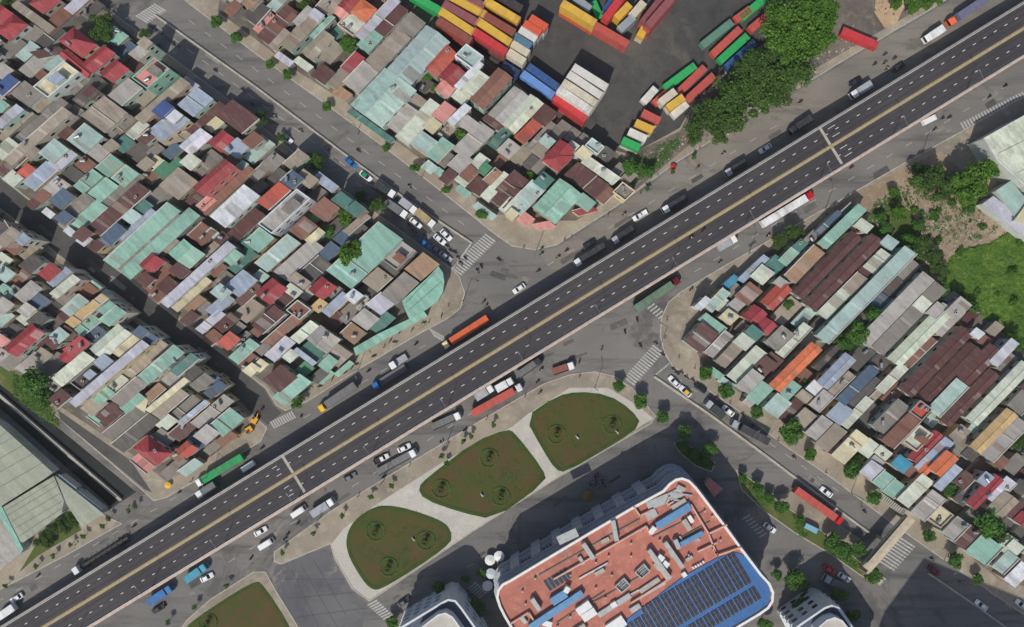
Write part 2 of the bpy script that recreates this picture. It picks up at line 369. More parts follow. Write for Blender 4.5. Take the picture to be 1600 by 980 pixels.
# light paving round the three gardens, lawns, courtyard
sheet('plaza_paths', [(518, 850), (537, 826), (590, 787), (700, 717), (800, 667), (826, 646), (890, 606), (950, 606), (1000, 636), (1020, 654), (870, 746), (740, 828), (600, 922), (577, 937), (552, 918), (524, 871)], 0.126, M_PLAZA)
sheet('courtyard', [(430, 885), (512, 856), (520, 876), (548, 922), (574, 944), (560, 1010), (470, 1030), (455, 975), (425, 905)], 0.004, M_COURT)
for x0, y0, x1, y1 in ((440, 905, 540, 905), (450, 935, 560, 925), (460, 965, 575, 950), (455, 890, 500, 985), (490, 875, 540, 960), (470, 882, 530, 985)): stripe_later.append((x0, y0, x1, y1))
GARD = [
 smooth([(820, 652), (868, 620), (902, 612), (950, 617), (986, 640), (1003, 664), (962, 692), (884, 738), (868, 734), (848, 703)], 1),
 smooth([(653, 762), (668, 746), (742, 690), (792, 671), (804, 676), (848, 733), (854, 752), (772, 812), (718, 800), (662, 780)], 1),
 smooth([(541, 838), (552, 814), (582, 793), (606, 789), (644, 797), (694, 815), (706, 832), (704, 852), (600, 920), (578, 922), (553, 885), (542, 860)]),
 smooth([(288, 985), (300, 970), (398, 906), (412, 914), (458, 985), (470, 1040), (380, 1080), (288, 1060)])]
def lawn(name, pts, z, mat, amp, step):
    """a lawn with real relief: grid clipped to the outline"""
    w = G(pts); sh = poly_mesh(name, w, z, mat)
    return tag(put(name, sh), kind='structure')
for gpts in GARD:
    lawn('lawn', gpts, 0.15, M_LAWN, 0.05, 1.0)
    w = G(gpts); i2 = offset(w, 1.0); mb = MB(); n = len(w)
    for i in range(n): j = (i + 1) % n; mb.prism([w[i], w[j], i2[j], i2[i]], 0.10, 0.24)
    tag(mb.build('lawn_border', M_BORDER), kind='structure')

# painted crossings: one thing per crossing, each bar a piece of it
BAR = {}
def crosswalk(x0, y0, x1, y1, n, blen, bw, ang, z=0.006):
    """n bars between two photo points; each bar blen long at image angle ang"""
    root = empty('crosswalk', P((x0 + x1) / 2, (y0 + y1) / 2, z)); root['kind'] = 'structure'
    key = (round(blen, 2), bw)
    if key not in BAR:
        m = MB(); m.box(-blen / 2, -bw / 2, 0, blen / 2, bw / 2, 0.004); BAR[key] = m.mesh('crosswalk_bar', M_PAINT)
    c = root.location
    for i in range(n):
        t = i / (n - 1); p = P(x0 + (x1 - x0) * t, y0 + (y1 - y0) * t, z)
        put('crosswalk_bar', BAR[key], root, loc=(p.x - c.x, p.y - c.y, 0), rotz=-R(ang))
crosswalk(714, 424, 766, 372, 17, 4.2, 0.5, 36)
crosswalk(984, 596, 1028, 546, 15, 4.2, 0.5, 36)
crosswalk(1013, 475, 1034, 494, 6, 2.8, 0.5, -38)
crosswalk(676, 520, 694, 530, 6, 3.2, 0.5, 55)
crosswalk(426, 664, 458, 648, 10, 2.6, 0.5, 55)
crosswalk(222, 30, 250, 12, 9, 4.6, 0.5, 30)
crosswalk(1505, 198, 1600, 150, 22, 3.0, 0.6, 58)
crosswalk(1386, 884, 1418, 848, 10, 5.6, 0.55, 32)
crosswalk(582, 942, 606, 964, 8, 3.4, 0.5, -28)
crosswalk(738, 915, 754, 930, 6, 3.4, 0.5, -40)
crosswalk(1166, 808, 1192, 836, 7, 2.6, 0.5, -32)
def stripe(name, x0, y0, x1, y1, wd, mat=M_PAINT, z=0.006):
    a = P(x0, y0); b2 = P(x1, y1); d = (b2 - a).normalized(); nn = Vector((-d.y, d.x, 0)) * wd / 2
    m = MB(); m.prism([a + nn, b2 + nn, b2 - nn, a - nn], z, z + 0.004)
    return tag(m.build(name, mat), kind='structure')
stripe('stop_line', 736, 381, 709, 418, 0.5); stripe('stop_line', 1024, 586, 1046, 568, 0.4)
for r in stripe_later: stripe('slab_joint', *r, 0.14, M_JOINT, 0.0045)
DASH = MB(); DASH.box(-1.2, -0.09, 0, 1.2, 0.09, 0.004); DASH = DASH.mesh('lane_dash', M_PAINT)
def dashes(x0, y0, x1, y1, step, z=0.006):
    a = P(x0, y0, 0); b2 = P(x1, y1, 0); d = b2 - a; n = int(d.length / step); ang = math.atan2(d.y, d.x)
    root = empty('lane_line', (a.x, a.y, z)); root['kind'] = 'structure'
    for i in range(n): put('lane_dash', DASH, root, loc=(d.x * i / n, d.y * i / n, 0), rotz=ang)
dashes(0, 938, 300, 762, 7); dashes(480, 650, 690, 524, 7); dashes(860, 412, 1240, 180, 7)
dashes(330, 895, 620, 718, 7); dashes(640, 706, 800, 606, 7); dashes(1060, 440, 1600, 118, 7)
dashes(250, 45, 700, 378, 6); dashes(300, 35, 745, 366, 6); dashes(1060, 592, 1330, 782, 6); dashes(1090, 590, 1600, 965, 6)

# repair patches and manholes in the asphalt
rgr = random.Random(21); M_PATCH = [plain('asphalt_patch_dark', (84, 83, 82), 0.9), plain('asphalt_patch_pale', (132, 128, 122), 0.9), plain('asphalt_patch_mid', (98, 96, 93), 0.9)]
m = MB(); m.tube((0, 0, 0), (0, 0, 0.006), 0.42, n=14); ME_MH = m.mesh('manhole_cover', M_CONCD)
for (xa, ya, xb, yb, n, sp) in ((0, 945, 300, 770, 7, 12), (460, 660, 690, 530, 6, 10), (740, 400, 880, 450, 9, 26), (860, 420, 1240, 190, 9, 12), (240, 960, 640, 722, 10, 12), (860, 560, 1010, 500, 10, 26), (1060, 450, 1600, 125, 11, 12), (230, 40, 720, 395, 14, 28), (1040, 590, 1400, 850, 12, 28), (620, 940, 1000, 720, 8, 14), (40, 330, 400, 620, 10, 8)):
    for i in range(n):
        t = rgr.random(); x = xa + (xb - xa) * t + rgr.uniform(-sp, sp) * 0.6; y = ya + (yb - ya) * t + rgr.uniform(-sp, sp) * 0.6
        p = P(x, y); ang = math.atan2(-(yb - ya), xb - xa)
        if rgr.random() < 0.3: tag(put('manhole_cover', ME_MH, None, None, (p.x, p.y, 0.0075)), kind='structure')
        else:
            l_, w_ = rgr.uniform(1.2, 7), rgr.uniform(0.8, 2.2); m = MB(); m.add([(-l_ / 2, -w_ / 2, 0), (l_ / 2, -w_ / 2 * rgr.uniform(.8, 1), 0), (l_ / 2, w_ / 2, 0), (-l_ / 2 * rgr.uniform(.85, 1), w_ / 2, 0)], [(0, 1, 2, 3)])
            o = m.build('road_patch', rgr.choice(M_PATCH), None, None, (p.x, p.y, 0.0055 + 0.0001 * i), ang); tag(o, kind='structure')

# central reserves of the two avenues (pale concrete barrier)
def barrier(name, pts, wd, h, mat, label):
    w = G(pts); root = empty(name, w[0]); tag(root, label, 'barrier')
    for i in range(len(w) - 1):
        a = w[i] - w[0]; b2 = w[i + 1] - w[0]; d = (b2 - a).normalized(); nn = Vector((-d.y, d.x, 0))
        L_ = (b2 - a).length; n = max(1, int(L_ / 6)); ang = math.atan2(d.y, d.x)
        m = MB(); sl = L_ / n - 0.05; m.hexa([(0, -wd / 2, 0), (sl, -wd / 2, 0), (sl, wd / 2, 0), (0, wd / 2, 0)], [(0, -wd / 4, h), (sl, -wd / 4, h), (sl, wd / 4, h), (0, wd / 4, h)])
        me = m.mesh('barrier_block', mat)
        for k in range(n): put('barrier_block', me, root, loc=a + d * (k * L_ / n), rotz=ang)
barrier('road_barrier', [(243, 24), (400, 136), (535, 238), (640, 315), (738, 380)], 0.75, 0.6, M_CONC, 'pale concrete barrier down the middle of the avenue past the container yard')
barrier('road_barrier', [(1022, 588), (1110, 648), (1200, 714), (1290, 782), (1358, 832)], 0.9, 0.55, M_CONC, 'pale concrete barrier down the middle of the avenue past the red-roofed mall')
barrier('road_barrier', [(1450, 895), (1530, 950), (1640, 1030)], 0.7, 0.5, M_CONC, 'concrete barrier in the dark tower shadow beyond the footbridge')
# planted island between the avenue and the mall, grassy with kerbs
isl = pad('planted_island', [(1150, 733), (1160, 738), (1215, 782), (1280, 826), (1310, 850), (1345, 878), (1385, 905), (1362, 912), (1300, 868), (1240, 832), (1195, 800), (1158, 765)], M_SCRUB, 0.16)
pad('planted_triangle', [(1052, 692), (1064, 688), (1118, 722), (1112, 738), (1086, 728), (1062, 708)], M_SCRUB, 0.16)
sheet('parking_apron', [(1215, 775), (1240, 768), (1300, 812), (1345, 842), (1330, 868), (1290, 836), (1225, 790)], 0.005, M_PAVE)

# ------------------------------------------------------------------ houses
PAL = {'m': ((137, 184, 165), 'mint green'), 'M': ((166, 192, 184), 'pale aqua'), 't': ((72, 124, 114), 'dark teal'), 'w': ((208, 212, 216), 'white'),
 'l': ((170, 165, 158), 'light grey'), 'g': ((134, 128, 119), 'grey'), 'd': ((88, 84, 80), 'dark grey'), 'b': ((157, 144, 126), 'beige'),
 'n': ((98, 62, 58), 'dark brown'), 'r': ((168, 54, 62), 'red'), 'o': ((190, 80, 60), 'orange-red'), 'x': ((216, 110, 58), 'bright orange'),
 'u': ((156, 170, 188), 'pale blue'), 'U': ((78, 100, 122), 'slate blue'), 'B': ((54, 84, 140), 'blue'), 'C': ((36, 140, 170), 'turquoise'),
 'y': ((212, 202, 162), 'cream yellow'), 'Y': ((206, 172, 112), 'ochre'), 'c': ((200, 207, 186), 'pale cream'), 'k': ((136, 92, 74), 'rusty'),
 'K': ((162, 128, 98), 'tan'), 'p': ((218, 142, 132), 'pink'), 'G': ((66, 132, 96), 'green'), 'v': ((188, 188, 200), 'lavender white'), 'q': ((164, 170, 150), 'grey-green')}
WALLS = [(206, 200, 186), (186, 190, 180), (172, 160, 142), (200, 208, 204), (176, 198, 184), (212, 196, 160), (150, 146, 140), (190, 168, 156)]
UANG, VANG = R(42), R(36)
HOUSES = []          # corner pixels of every roof, for the gap filler
NR = [0]
def rnd():           # small deterministic generator so that edits do not reshuffle everything
    NR[0] = (NR[0] * 1103515245 + 12345) & 0x7fffffff
    return NR[0] / 0x7fffffff
# shared small meshes
mb = MB(); mb.box(-0.5, -0.06, -0.5, 0.5, 0.04, 0.5, 0); mb.box(-0.42, -0.08, -0.42, 0.42, -0.058, 0.42, 1)
ME_WIN = mb.mesh('window', [M_CONC, M_GLASS])
mb = MB(); mb.tube((-0.75, 0, 0.95), (0.75, 0, 0.95), 0.48, n=10)
for sx in (-0.5, 0.5):
    for sy in (-0.35, 0.35): mb.box(sx - .04, sy - .04, -0.4, sx + .04, sy + .04, 0.7, 1)
ME_TANK = mb.mesh('water_tank', [M_STEEL, M_DARK])
mb = MB(); mb.box(-0.5, -0.35, 0.0, 0.5, 0.35, 0.75, 0); mb.tube((0, 0, 0.74), (0, 0, 0.79), 0.26, n=10, mi=1)
ME_AC = mb.mesh('air_conditioner', [M_CONC, M_DARK])

def mesh1(verts, faces, mat, name):
    me = bpy.data.meshes.new(name); me.from_pydata(verts, [], faces); me.materials.append(mat); me.update(); return me

def house(c4, col, h, kind, block, name='metal_roofed_house', wallc=None, extras=True, long_=None):
    """c4: four photo pixels of the roof outline (long side first); built at its height, standing on the ground"""
    NR[0] = int(abs(c4[0][0] * 7919 + c4[0][1] * 104729 + c4[2][0] * 31)) & 0x7fffffff
    for _ in range(3): rnd()
    w = [P(x, y, h) for x, y in c4]
    cx = sum(p.x for p in w) / 4; cy = sum(p.y for p in w) / 4
    ang = math.atan2(w[1].y - w[0].y, w[1].x - w[0].x); ca, sa = math.cos(-ang), math.sin(-ang)
    q = [((p.x - cx) * ca - (p.y - cy) * sa, (p.x - cx) * sa + (p.y - cy) * ca) for p in w]
    if area(q) < 0: q = [q[3], q[2], q[1], q[0]]          # anticlockwise: 0-1 and 3-2 are the long sides
    Lx = (math.dist(q[0], q[1]) + math.dist(q[3], q[2])) / 2; Wd = (math.dist(q[1], q[2]) + math.dist(q[3], q[0])) / 2
    z0 = 0.13
    root = empty(name, (cx, cy, z0), ang)
    c = lin(PAL[col][0]); j = 0.94 + 0.12 * rnd(); c = tuple(v * j for v in c); lu = sum(c) / 3; c = tuple(v * 0.88 + lu * 0.12 for v in c)
    wc = lin(wallc or WALLS[int(rnd() * len(WALLS)) % len(WALLS)])
    H_ = h - z0
    def lerp(s, t):      # point on the roof plan
        ax = q[0][0] + (q[1][0] - q[0][0]) * s; ay = q[0][1] + (q[1][1] - q[0][1]) * s
        bx = q[3][0] + (q[2][0] - q[3][0]) * s; by = q[3][1] + (q[2][1] - q[3][1]) * s
        return ax + (bx - ax) * t, ay + (by - ay) * t
    mat = M_TILE if kind in 'gh' and col in 'rox' else M_ROOF
    th = 0.12
    ix = min(0.3 / Lx, 0.1); iy = min(0.25 / Wd, 0.1)
    inn = [lerp(ix, iy), lerp(1 - ix, iy), lerp(1 - ix, 1 - iy), lerp(ix, 1 - iy)]
    zt = None
    if kind == 's':
        dz = min(0.09 * Wd, 0.8) * (1 if rnd() < 0.5 else -1)
        rz = lambda s, t: H_ + dz * (t - 0.5)
        V = [(*q[i], rz(0, (0, 0, 1, 1)[i])) for i in range(4)]
        roofo = put('roof', mesh1([(x, y, z - th) for x, y, z in V] + V, [(3, 2, 1, 0), (4, 5, 6, 7), (0, 1, 5, 4), (1, 2, 6, 5), (2, 3, 7, 6), (3, 0, 4, 7)], mat, 'roof'), root, c)
        zt = [rz(0, iy) - th, rz(0, iy) - th, rz(0, 1 - iy) - th, rz(0, 1 - iy) - th]
    elif kind in 'gh':
        rise = Wd * (0.30 if col in 'ro' else 0.17); e = H_ - rise * 0.4; rg = H_ + rise * 0.6
        hs = min(0.45, 0.45 * Wd / Lx) if kind == 'h' else 0.0
        rz = lambda s, t: e + (rg - e) * min(1 - abs(2 * t - 1), (min(s, 1 - s) / hs if hs else 9))
        r0 = lerp(hs, 0.5); r1 = lerp(1 - hs, 0.5)
        for side in (0, 1):
            if side == 0: A, B_ = q[0], q[1]
            else: A, B_ = q[2], q[3]; 
            ra, rb = (r0, r1) if side == 0 else (r1, r0)
            V = [(*A, e), (*B_, e), (*rb, rg), (*ra, rg)]
            roofo = put('roof_slope', mesh1([(x, y, z - th) for x, y, z in V] + V, [(3, 2, 1, 0), (4, 5, 6, 7), (0, 1, 5, 4), (1, 2, 6, 5), (2, 3, 7, 6), (3, 0, 4, 7)], mat, 'roof_slope'), root, tuple(v * (0.96 + 0.08 * rnd()) for v in c))
        if hs:
            for A, B_, rr in ((q[1], q[2], r1), (q[3], q[0], r0)):
                V = [(*A, e), (*B_, e), (*rr, rg)]
                put('roof_hip', mesh1([(x, y, z - th) for x, y, z in V] + V, [(2, 1, 0), (3, 4, 5), (0, 1, 4, 3), (1, 2, 5, 4), (2, 0, 3, 5)], mat, 'roof_hip'), root, c)
        m = MB(); m.tube((*r0, rg + 0.02), (*r1, rg + 0.02), 0.14, n=6); m.build('ridge_cap', mat, roofo, tuple(v * 1.1 for v in c))
        zt = [e - th + 0.02] * 4
        if not hs:
            g0 = lerp(ix, 0.5); g1 = lerp(1 - ix, 0.5)
            for A, B_, gg in ((inn[0], inn[3], g0), (inn[1], inn[2], g1)):
                ee = e - th; m = MB(); d = Vector((gg[0], gg[1])); dx = 0.12 if A is inn[0] else -0.12
                m.hexa([(*A, ee), (*B_, ee), (*gg, rg - th - 0.08)], [(A[0] + dx, A[1], ee), (B_[0] + dx, B_[1], ee), (gg[0] + dx, gg[1], rg - th - 0.08)])
                m.build('gable_wall', M_WALL, root, wc)
    else:                # flat roof behind a parapet
        ph = 0.8; rz = lambda s, t: H_ - ph
        inn = q
        m = MB(); tx = 0.3 / Lx; ty = 0.3 / Wd
        o4 = [lerp(0, 0), lerp(1, 0), lerp(1, 1), lerp(0, 1)]; i4 = [lerp(tx, ty), lerp(1 - tx, ty), lerp(1 - tx, 1 - ty), lerp(tx, 1 - ty)]
        for i in range(4):
            k = (i + 1) % 4; m.prism([o4[i], o4[k], i4[k], i4[i]], H_ - ph - 0.1, H_)
        pc = tuple(min(0.8, v * 1.15) for v in wc); m.build('parapet', M_WALL, root, pc)
        m = MB(); m.prism(i4, H_ - ph - 0.15, H_ - ph); roofo = m.build('roof', M_FLAT, root, c)
        if Lx > 7 and Wd > 3.6 and extras:     # stair head and a lean-to on the terrace
            s0 = 0.1 + 0.5 * rnd(); a4 = [lerp(s0, 0.12), lerp(s0 + 0.26, 0.12), lerp(s0 + 0.26, 0.6), lerp(s0, 0.6)]
            m = MB(); m.prism(a4, H_ - ph, H_ + 1.4); sho = m.build('stair_head', M_WALL, root, wc)
            cc = lin(PAL['mnkgu'[int(rnd() * 5) % 5]][0]); b4 = [lerp(s0 - .03, 0.06), lerp(s0 + .29, 0.06), lerp(s0 + .29, 0.66), lerp(s0 - .03, 0.66)]
            m = MB(); m.prism(b4, H_ + 1.41, H_ + 1.52); m.build('stair_head_roof', M_ROOF, sho, cc)
        zt = [H_ - ph - 0.1] * 4
    m = MB(); m.add([(*inn[i], 0) for i in range(4)] + [(*inn[i], zt[i]) for i in range(4)], [(0, 1, 5, 4), (1, 2, 6, 5), (2, 3, 7, 6), (3, 0, 4, 7), (4, 5, 6, 7)])
    m.build('wall', M_WALL, root, wc)
    # windows and doors on the sides that turn to the camera's foot point
    ctr = Vector((-cx, -cy)).normalized() if (abs(cx) + abs(cy)) > 1 else Vector((1, 0))
    if h >= 5.2 and extras:
        for i in range(4):
            A, B_ = inn[i], inn[(i + 1) % 4]; ed = Vector((B_[0] - A[0], B_[1] - A[1])); le = ed.length
            if le < 2.4: continue
            ed /= le; n_ = Vector((ed.y, -ed.x)); nw = Vector((n_.x * math.cos(ang) - n_.y * math.sin(ang), n_.x * math.sin(ang) + n_.y * math.cos(ang)))
            if nw.dot(ctr) < 0.35: continue
            nx = min(4, max(1, int(le / 3.2)))
            for fl in range(int((H_ - 1.2) / 3.1)):
                zc = H_ - 2.1 - fl * 3.1
                if zc < 1.2 or fl > 1: continue
                for k in range(nx):
                    s = (k + 0.5) / nx * le
                    put('window', ME_WIN, root, loc=(A[0] + ed.x * s + n_.x * 0.03, A[1] + ed.y * s + n_.y * 0.03, zc), rotz=math.atan2(ed.y, ed.x), scale=(min(1.5, le * 0.4), 1, 1.3))
    if extras:
        def patch(nm, s0, s1, t0, t1, color, mt, lift=0.035):
            V = [(*lerp(s, t), rz(s, t) + lift) for s, t in ((s0, t0), (s1, t0), (s1, t1), (s0, t1))]
            put(nm, mesh1([(x, y, z - 0.03) for x, y, z in V] + V, [(3, 2, 1, 0), (4, 5, 6, 7), (0, 1, 5, 4), (1, 2, 6, 5), (2, 3, 7, 6), (3, 0, 4, 7)], mt, nm), roofo, color)
        tl, tr = ((0.06, 0.94) if kind == 's' else (0.04, 0.46))
        if kind in 'sg' and Lx > 9:
            for k in range(int(Lx / 9)):
                if rnd() < 0.5:
                    s = (k + 0.2 + 0.5 * rnd()) * 9 / Lx
                    if s + 0.9 / Lx < 0.97: patch('skylight_panel', s, s + 0.85 / Lx, tl, tr, tuple(min(0.75, v * 1.1 + 0.10) for v in c), M_ROOF)
        if kind in 'sg' and rnd() < 0.45 and Lx > 6:
            s = 0.02 + 0.7 * rnd(); pcol = lin(PAL['gknlbbgl'[int(rnd() * 8) % 8]][0]); kk = 0.25 + 0.35 * rnd()
            patch('roof_patch', s, min(0.99, s + (0.9 + 2.5 * rnd()) / Lx), tl - 0.05, tr + (0.05 if kind == 's' else 0.0) - 0.25 * rnd() * (tr - tl), tuple(u_ * (1 - kk) + v_ * kk for u_, v_ in zip(c, pcol)), M_ROOF, 0.03 + 0.02 * rnd())
        if kind == 's' and rnd() < 0.3 and Lx > 8:
            s = 0.3 + 0.4 * rnd(); m = MB()
            m.hexa([(*lerp(s, 0.0), rz(s, 0) - .02), (*lerp(s + 0.25 / Lx, 0.0), rz(s, 0) - .02), (*lerp(s + 0.25 / Lx, 1.0), rz(s, 1) - .02), (*lerp(s, 1.0), rz(s, 1) - .02)], [(*lerp(s, 0.0), rz(s, 0) + .3), (*lerp(s + 0.25 / Lx, 0.0), rz(s, 0) + .3), (*lerp(s + 0.25 / Lx, 1.0), rz(s, 1) + .3), (*lerp(s, 1.0), rz(s, 1) + .3)])
            m.build('party_wall', M_WALL, root, wc)
        if kind == 's' and name != 'shed' and rnd() < 0.42 and Lx > 5:
            t0, t1 = (0.0, 0.22 / Wd) if rnd() < 0.5 else (1 - 0.22 / Wd, 1.0); zz = 0.25 + 0.3 * rnd()
            lo = [(*lerp(s_, t_), rz(s_, t_) - 0.06) for s_, t_ in ((0, t0), (1, t0), (1, t1), (0, t1))]
            m = MB(); m.hexa(lo, [(x, y, z + zz) for x, y, z in lo]); m.build('parapet_wall', M_WALL, root, lin((208, 204, 194)))
        if rnd() < (0.7 if kind == 'f' else 0.16) and Wd > 2.5:
            s, t = 0.15 + 0.7 * rnd(), 0.25 + 0.5 * rnd(); put('water_tank', ME_TANK, roofo, loc=(*lerp(s, t), rz(s, t)), rotz=rnd() * 3.1)
        if rnd() < (0.6 if kind == 'f' else 0.10) and Wd > 2.5:
            s, t = 0.15 + 0.7 * rnd(), 0.2 + 0.6 * rnd(); put('air_conditioner', ME_AC, roofo, loc=(*lerp(s, t), rz(s, t) - 0.02), rotz=rnd() * 3.1)
    # description
    size = 'small' if Lx * Wd < 28 else ('large' if Lx * Wd > 150 else ('long' if Lx > 2.6 * Wd else ''))
    kindw = {'s': 'metal-roofed house', 'g': 'gabled house', 'h': 'hip-roofed house', 'f': 'flat-roofed house'}[kind]
    if kind == 's' and name == 'shed': kindw = 'low lean-to shed'
    cat = 'shed' if name == 'shed' else 'house'
    if name == 'metal_roofed_house' and Lx > 2.6 * Wd: root.name = 'narrow_metal_roofed_house'
    elif name == 'metal_roofed_house' and size == 'small': root.name = 'metal_roofed_hut'; kindw = 'metal-roofed hut'; cat = 'hut'
    where = {'A': 'left of the junction', 'B': 'in the canal quarter', 'C': 'below the container yard', 'D': 'below the green field'}[block]
    ph = ' '.join(x for x in (size, PAL[col][1], kindw) if x)
    px = sum(p[0] for p in c4) / 4; py = sum(p[1] for p in c4) / 4
    tag(root, cat=cat, group={'A': 'houses of the old quarter', 'B': 'houses along the canal', 'C': 'houses below the container yard', 'D': 'houses below the green field'}[block])
    pend(root, ph, where, px, py)
    return root

def row4(x0, y0, x1, y1, w):
    up = (x1 - x0) * (y1 - y0) <= 0
    s = (math.cos(VANG), math.sin(VANG)) if up else (math.cos(UANG), -math.sin(UANG))
    hx, hy = s[0] * w / 2, s[1] * w / 2
    return [(x0 - hx, y0 - hy), (x1 - hx, y1 - hy), (x1 + hx, y1 + hy), (x0 + hx, y0 + hy)]

def inside(x, y, poly):
    r = False; n = len(poly); j = n - 1
    for i in range(n):
        xi, yi = poly[i]; xj, yj = poly[j]
        if (yi > y) != (yj > y) and x < (xj - xi) * (y - yi) / (yj - yi) + xi: r = not r
        j = i
    return r

def T(ox, oy, block, text):
    """rows: x0 y0 x1 y1 width colour [height] [kind], in four-times enlarged pixels of the photo tile at ox, oy"""
    for ln in text.strip().splitlines():
        for it in ln.split(','):
            t = it.split()
            if not t: continue
            x0, y0, x1, y1, w = (float(v) / 4 for v in t[:5]); col = t[5]; w += 1.6; dd = math.hypot(x1 - x0, y1 - y0); ex, ey = (x1 - x0) / dd * 1.2, (y1 - y0) / dd * 1.2; x0 -= ex; y0 -= ey; x1 += ex; y1 += ey
            mx, my = (x0 + x1) / 2, (y0 + y1) / 2; an = math.atan2(-(y1 - y0), x1 - x0)
            bk0 = block if isinstance(block, str) else block(mx + ox, my + oy); tgt = R({'A': 42, 'B': 40.5, 'C': 46.5, 'D': 45.5}[bk0]) if an > 0 else -VANG
            if abs(an - tgt) < R(24): an = an + (tgt - an) * 0.8
            x0, y0, x1, y1 = mx - math.cos(an) * (dd / 2 + 1.2), my + math.sin(an) * (dd / 2 + 1.2), mx + math.cos(an) * (dd / 2 + 1.2), my - math.sin(an) * (dd / 2 + 1.2)
            c4 = [(x + ox, y + oy) for x, y in row4(x0, y0, x1, y1, w)]
            h = None; kind = None; wall = None
            for e in t[6:]:
                if e[0].isdigit(): h = float(e)
                elif e.startswith('W'): wall = PAL[e[1]][0]
                else: kind = e
            if kind is None: kind = 'g' if col in 'rox' else 's'
            if h is None:
                sd = (abs(x0 * 13.7 + y0 * 7.3) % 1 + abs(x1 * 3.1 + y1 * 5.7) % 1) / 2
                h = {'f': 8.5, 'h': 7.5, 'g': 6.5}.get(kind, 4.2) + (3.0 if kind != 's' else 4.2) * sd
                if col in 'gdnbk' and kind == 's': h -= 0.7
            qx, qy = sum(p[0] for p in c4) / 4, sum(p[1] for p in c4) / 4
            blk = block if isinstance(block, str) else block(qx, qy)
            sd2 = (abs(x0 * 3.7 + y1 * 9.1)) % 1
            if blk == 'B' and h > 4.2 and qy - 322 - 0.8 * qx < 48: h = max(h, 8.2 + 3.2 * sd2)          # tall fronts along the dark alley
            if blk == 'A' and h > 4.2 and 190 < qx < 690 and qy - 30 - 0.764 * (qx - 190) < 52: h = max(h, 6.4 + 4.6 * sd2)
            h += 0.013 * (len(HOUSES) % 23)
            nm = {'s': 'metal_roofed_house', 'g': 'gabled_house', 'h': 'hip_roofed_house', 'f': 'flat_roofed_house'}[kind]
            house(c4, col, h, kind, blk, nm, wall); HOUSES.append((c4, h))

AB = lambda x, y: 'B' if y > 322 + 0.80 * x + 12 else 'A'
T(0, 0, 'A', """
215 40 330 -30 110 r 8 h,430 70 540 -30 70 v,20 225 110 110 110 r 7 h,-40 120 40 60 90 r,280 190 430 70 80 k,90 20 320 190 50 b
430 297 520 220 184 r 8.5 h,540 420 680 310 90 r 7.5,410 310 545 480 60 r 6.5,660 480 755 400 105 r 8,690 250 760 200 100 m 5,830 350 920 300 80 l
215 345 390 310 70 n,290 420 400 375 70 M,245 560 450 430 110 y 8 f,-20 470 50 420 80 l,-10 575 90 490 80 B,130 630 205 545 150 g,200 670 330 590 80 b
-10 690 30 640 60 m,-20 775 130 680 60 v,-20 870 190 700 55 b,100 880 420 650 85 g 4,40 1000 430 705 60 b 6.5,400 870 460 820 90 n,485 920 580 810 150 M
580 770 725 660 190 b 6,480 640 590 560 80 d,540 600 600 560 70 n,715 620 850 530 115 l,870 515 1010 400 115 p 13 f Wm,860 740 1170 520 70 b
985 720 1055 650 90 B 9,1060 750 1110 700 70 w 9,1160 690 1280 585 130 u 8,960 830 1150 740 120 u 7,820 860 900 760 60 c,1190 830 1390 650 50 n
1430 770 1540 690 200 n 5,1150 930 1290 835 90 w 7 g,1340 920 1425 840 100 r 7,1290 800 1380 760 60 y,1010 890 1190 840 60 b,735 930 810 870 80 t
-20 970 90 890 90 c,290 990 380 900 120 M,170 980 230 930 70 b,590 990 640 920 100 l,880 880 960 830 60 n,660 930 720 890 60 b,1440 960 1520 890 90 u,1540 900 1620 850 80 k
560 330 640 270 60 t 3,880 250 930 290 60 b,1140 500 1230 560 60 v 4,640 240 700 200 50 d
""")
T(400, 0, 'C', """
-35 130 45 30 110 d 6,90 50 190 -30 60 M,50 255 220 50 88 n 6,0 190 100 90 45 p,100 300 190 190 45 b,185 295 360 120 88 b 5.5,355 115 395 75 80 v
350 230 480 105 35 m,420 70 520 -40 110 b,555 60 620 -40 90 r 8,645 110 695 15 115 x 8 h,500 50 560 110 50 p 6,640 230 880 0 60 v 6,560 185 640 100 120 c 7 f
765 205 905 35 98 n 6,670 305 755 205 90 m 6,315 345 455 215 85 b 6 g,590 545 720 420 112 l 6,722 418 920 210 112 b 6,922 208 1010 110 112 g 6
565 440 650 345 80 r 5 s,420 370 520 280 100 b 4,390 500 450 425 105 n,470 535 560 450 80 b,690 720 898 492 240 M 9 g,902 488 1125 200 178 M 9.3 g
585 690 850 880 35 t 3.5,1090 450 1200 295 118 o 8.5,1300 385 1365 315 130 M 10 f Ww,1190 510 1260 420 115 r 8,1165 590 1205 510 95 p 7 g,1262 550 1400 390 40 w 9
1330 575 1420 460 80 c,1385 655 1550 450 108 k 8.5 g,970 660 1020 600 105 b,845 800 965 665 108 l 6,920 885 1120 640 100 c 6,1135 740 1215 660 88 p 7
1070 810 1130 755 80 y,1010 925 1090 860 120 M,1270 635 1305 560 95 c,1210 760 1330 670 50 w 9,1100 992 1200 885 92 m 6,1270 955 1450 800 112 l 6,1310 805 1345 740 115 l
250 150 340 50 50 l,180 130 230 80 60 k,-60 40 10 -30 70 K,280 20 330 -40 60 b,130 340 220 400 40 v 4,250 370 340 430 45 c 4,500 560 580 610 60 K 3.5,1430 730 1530 800 40 n,1020 560 1080 500 80 d 3.5,1150 850 1230 800 60 b 3.4
""")
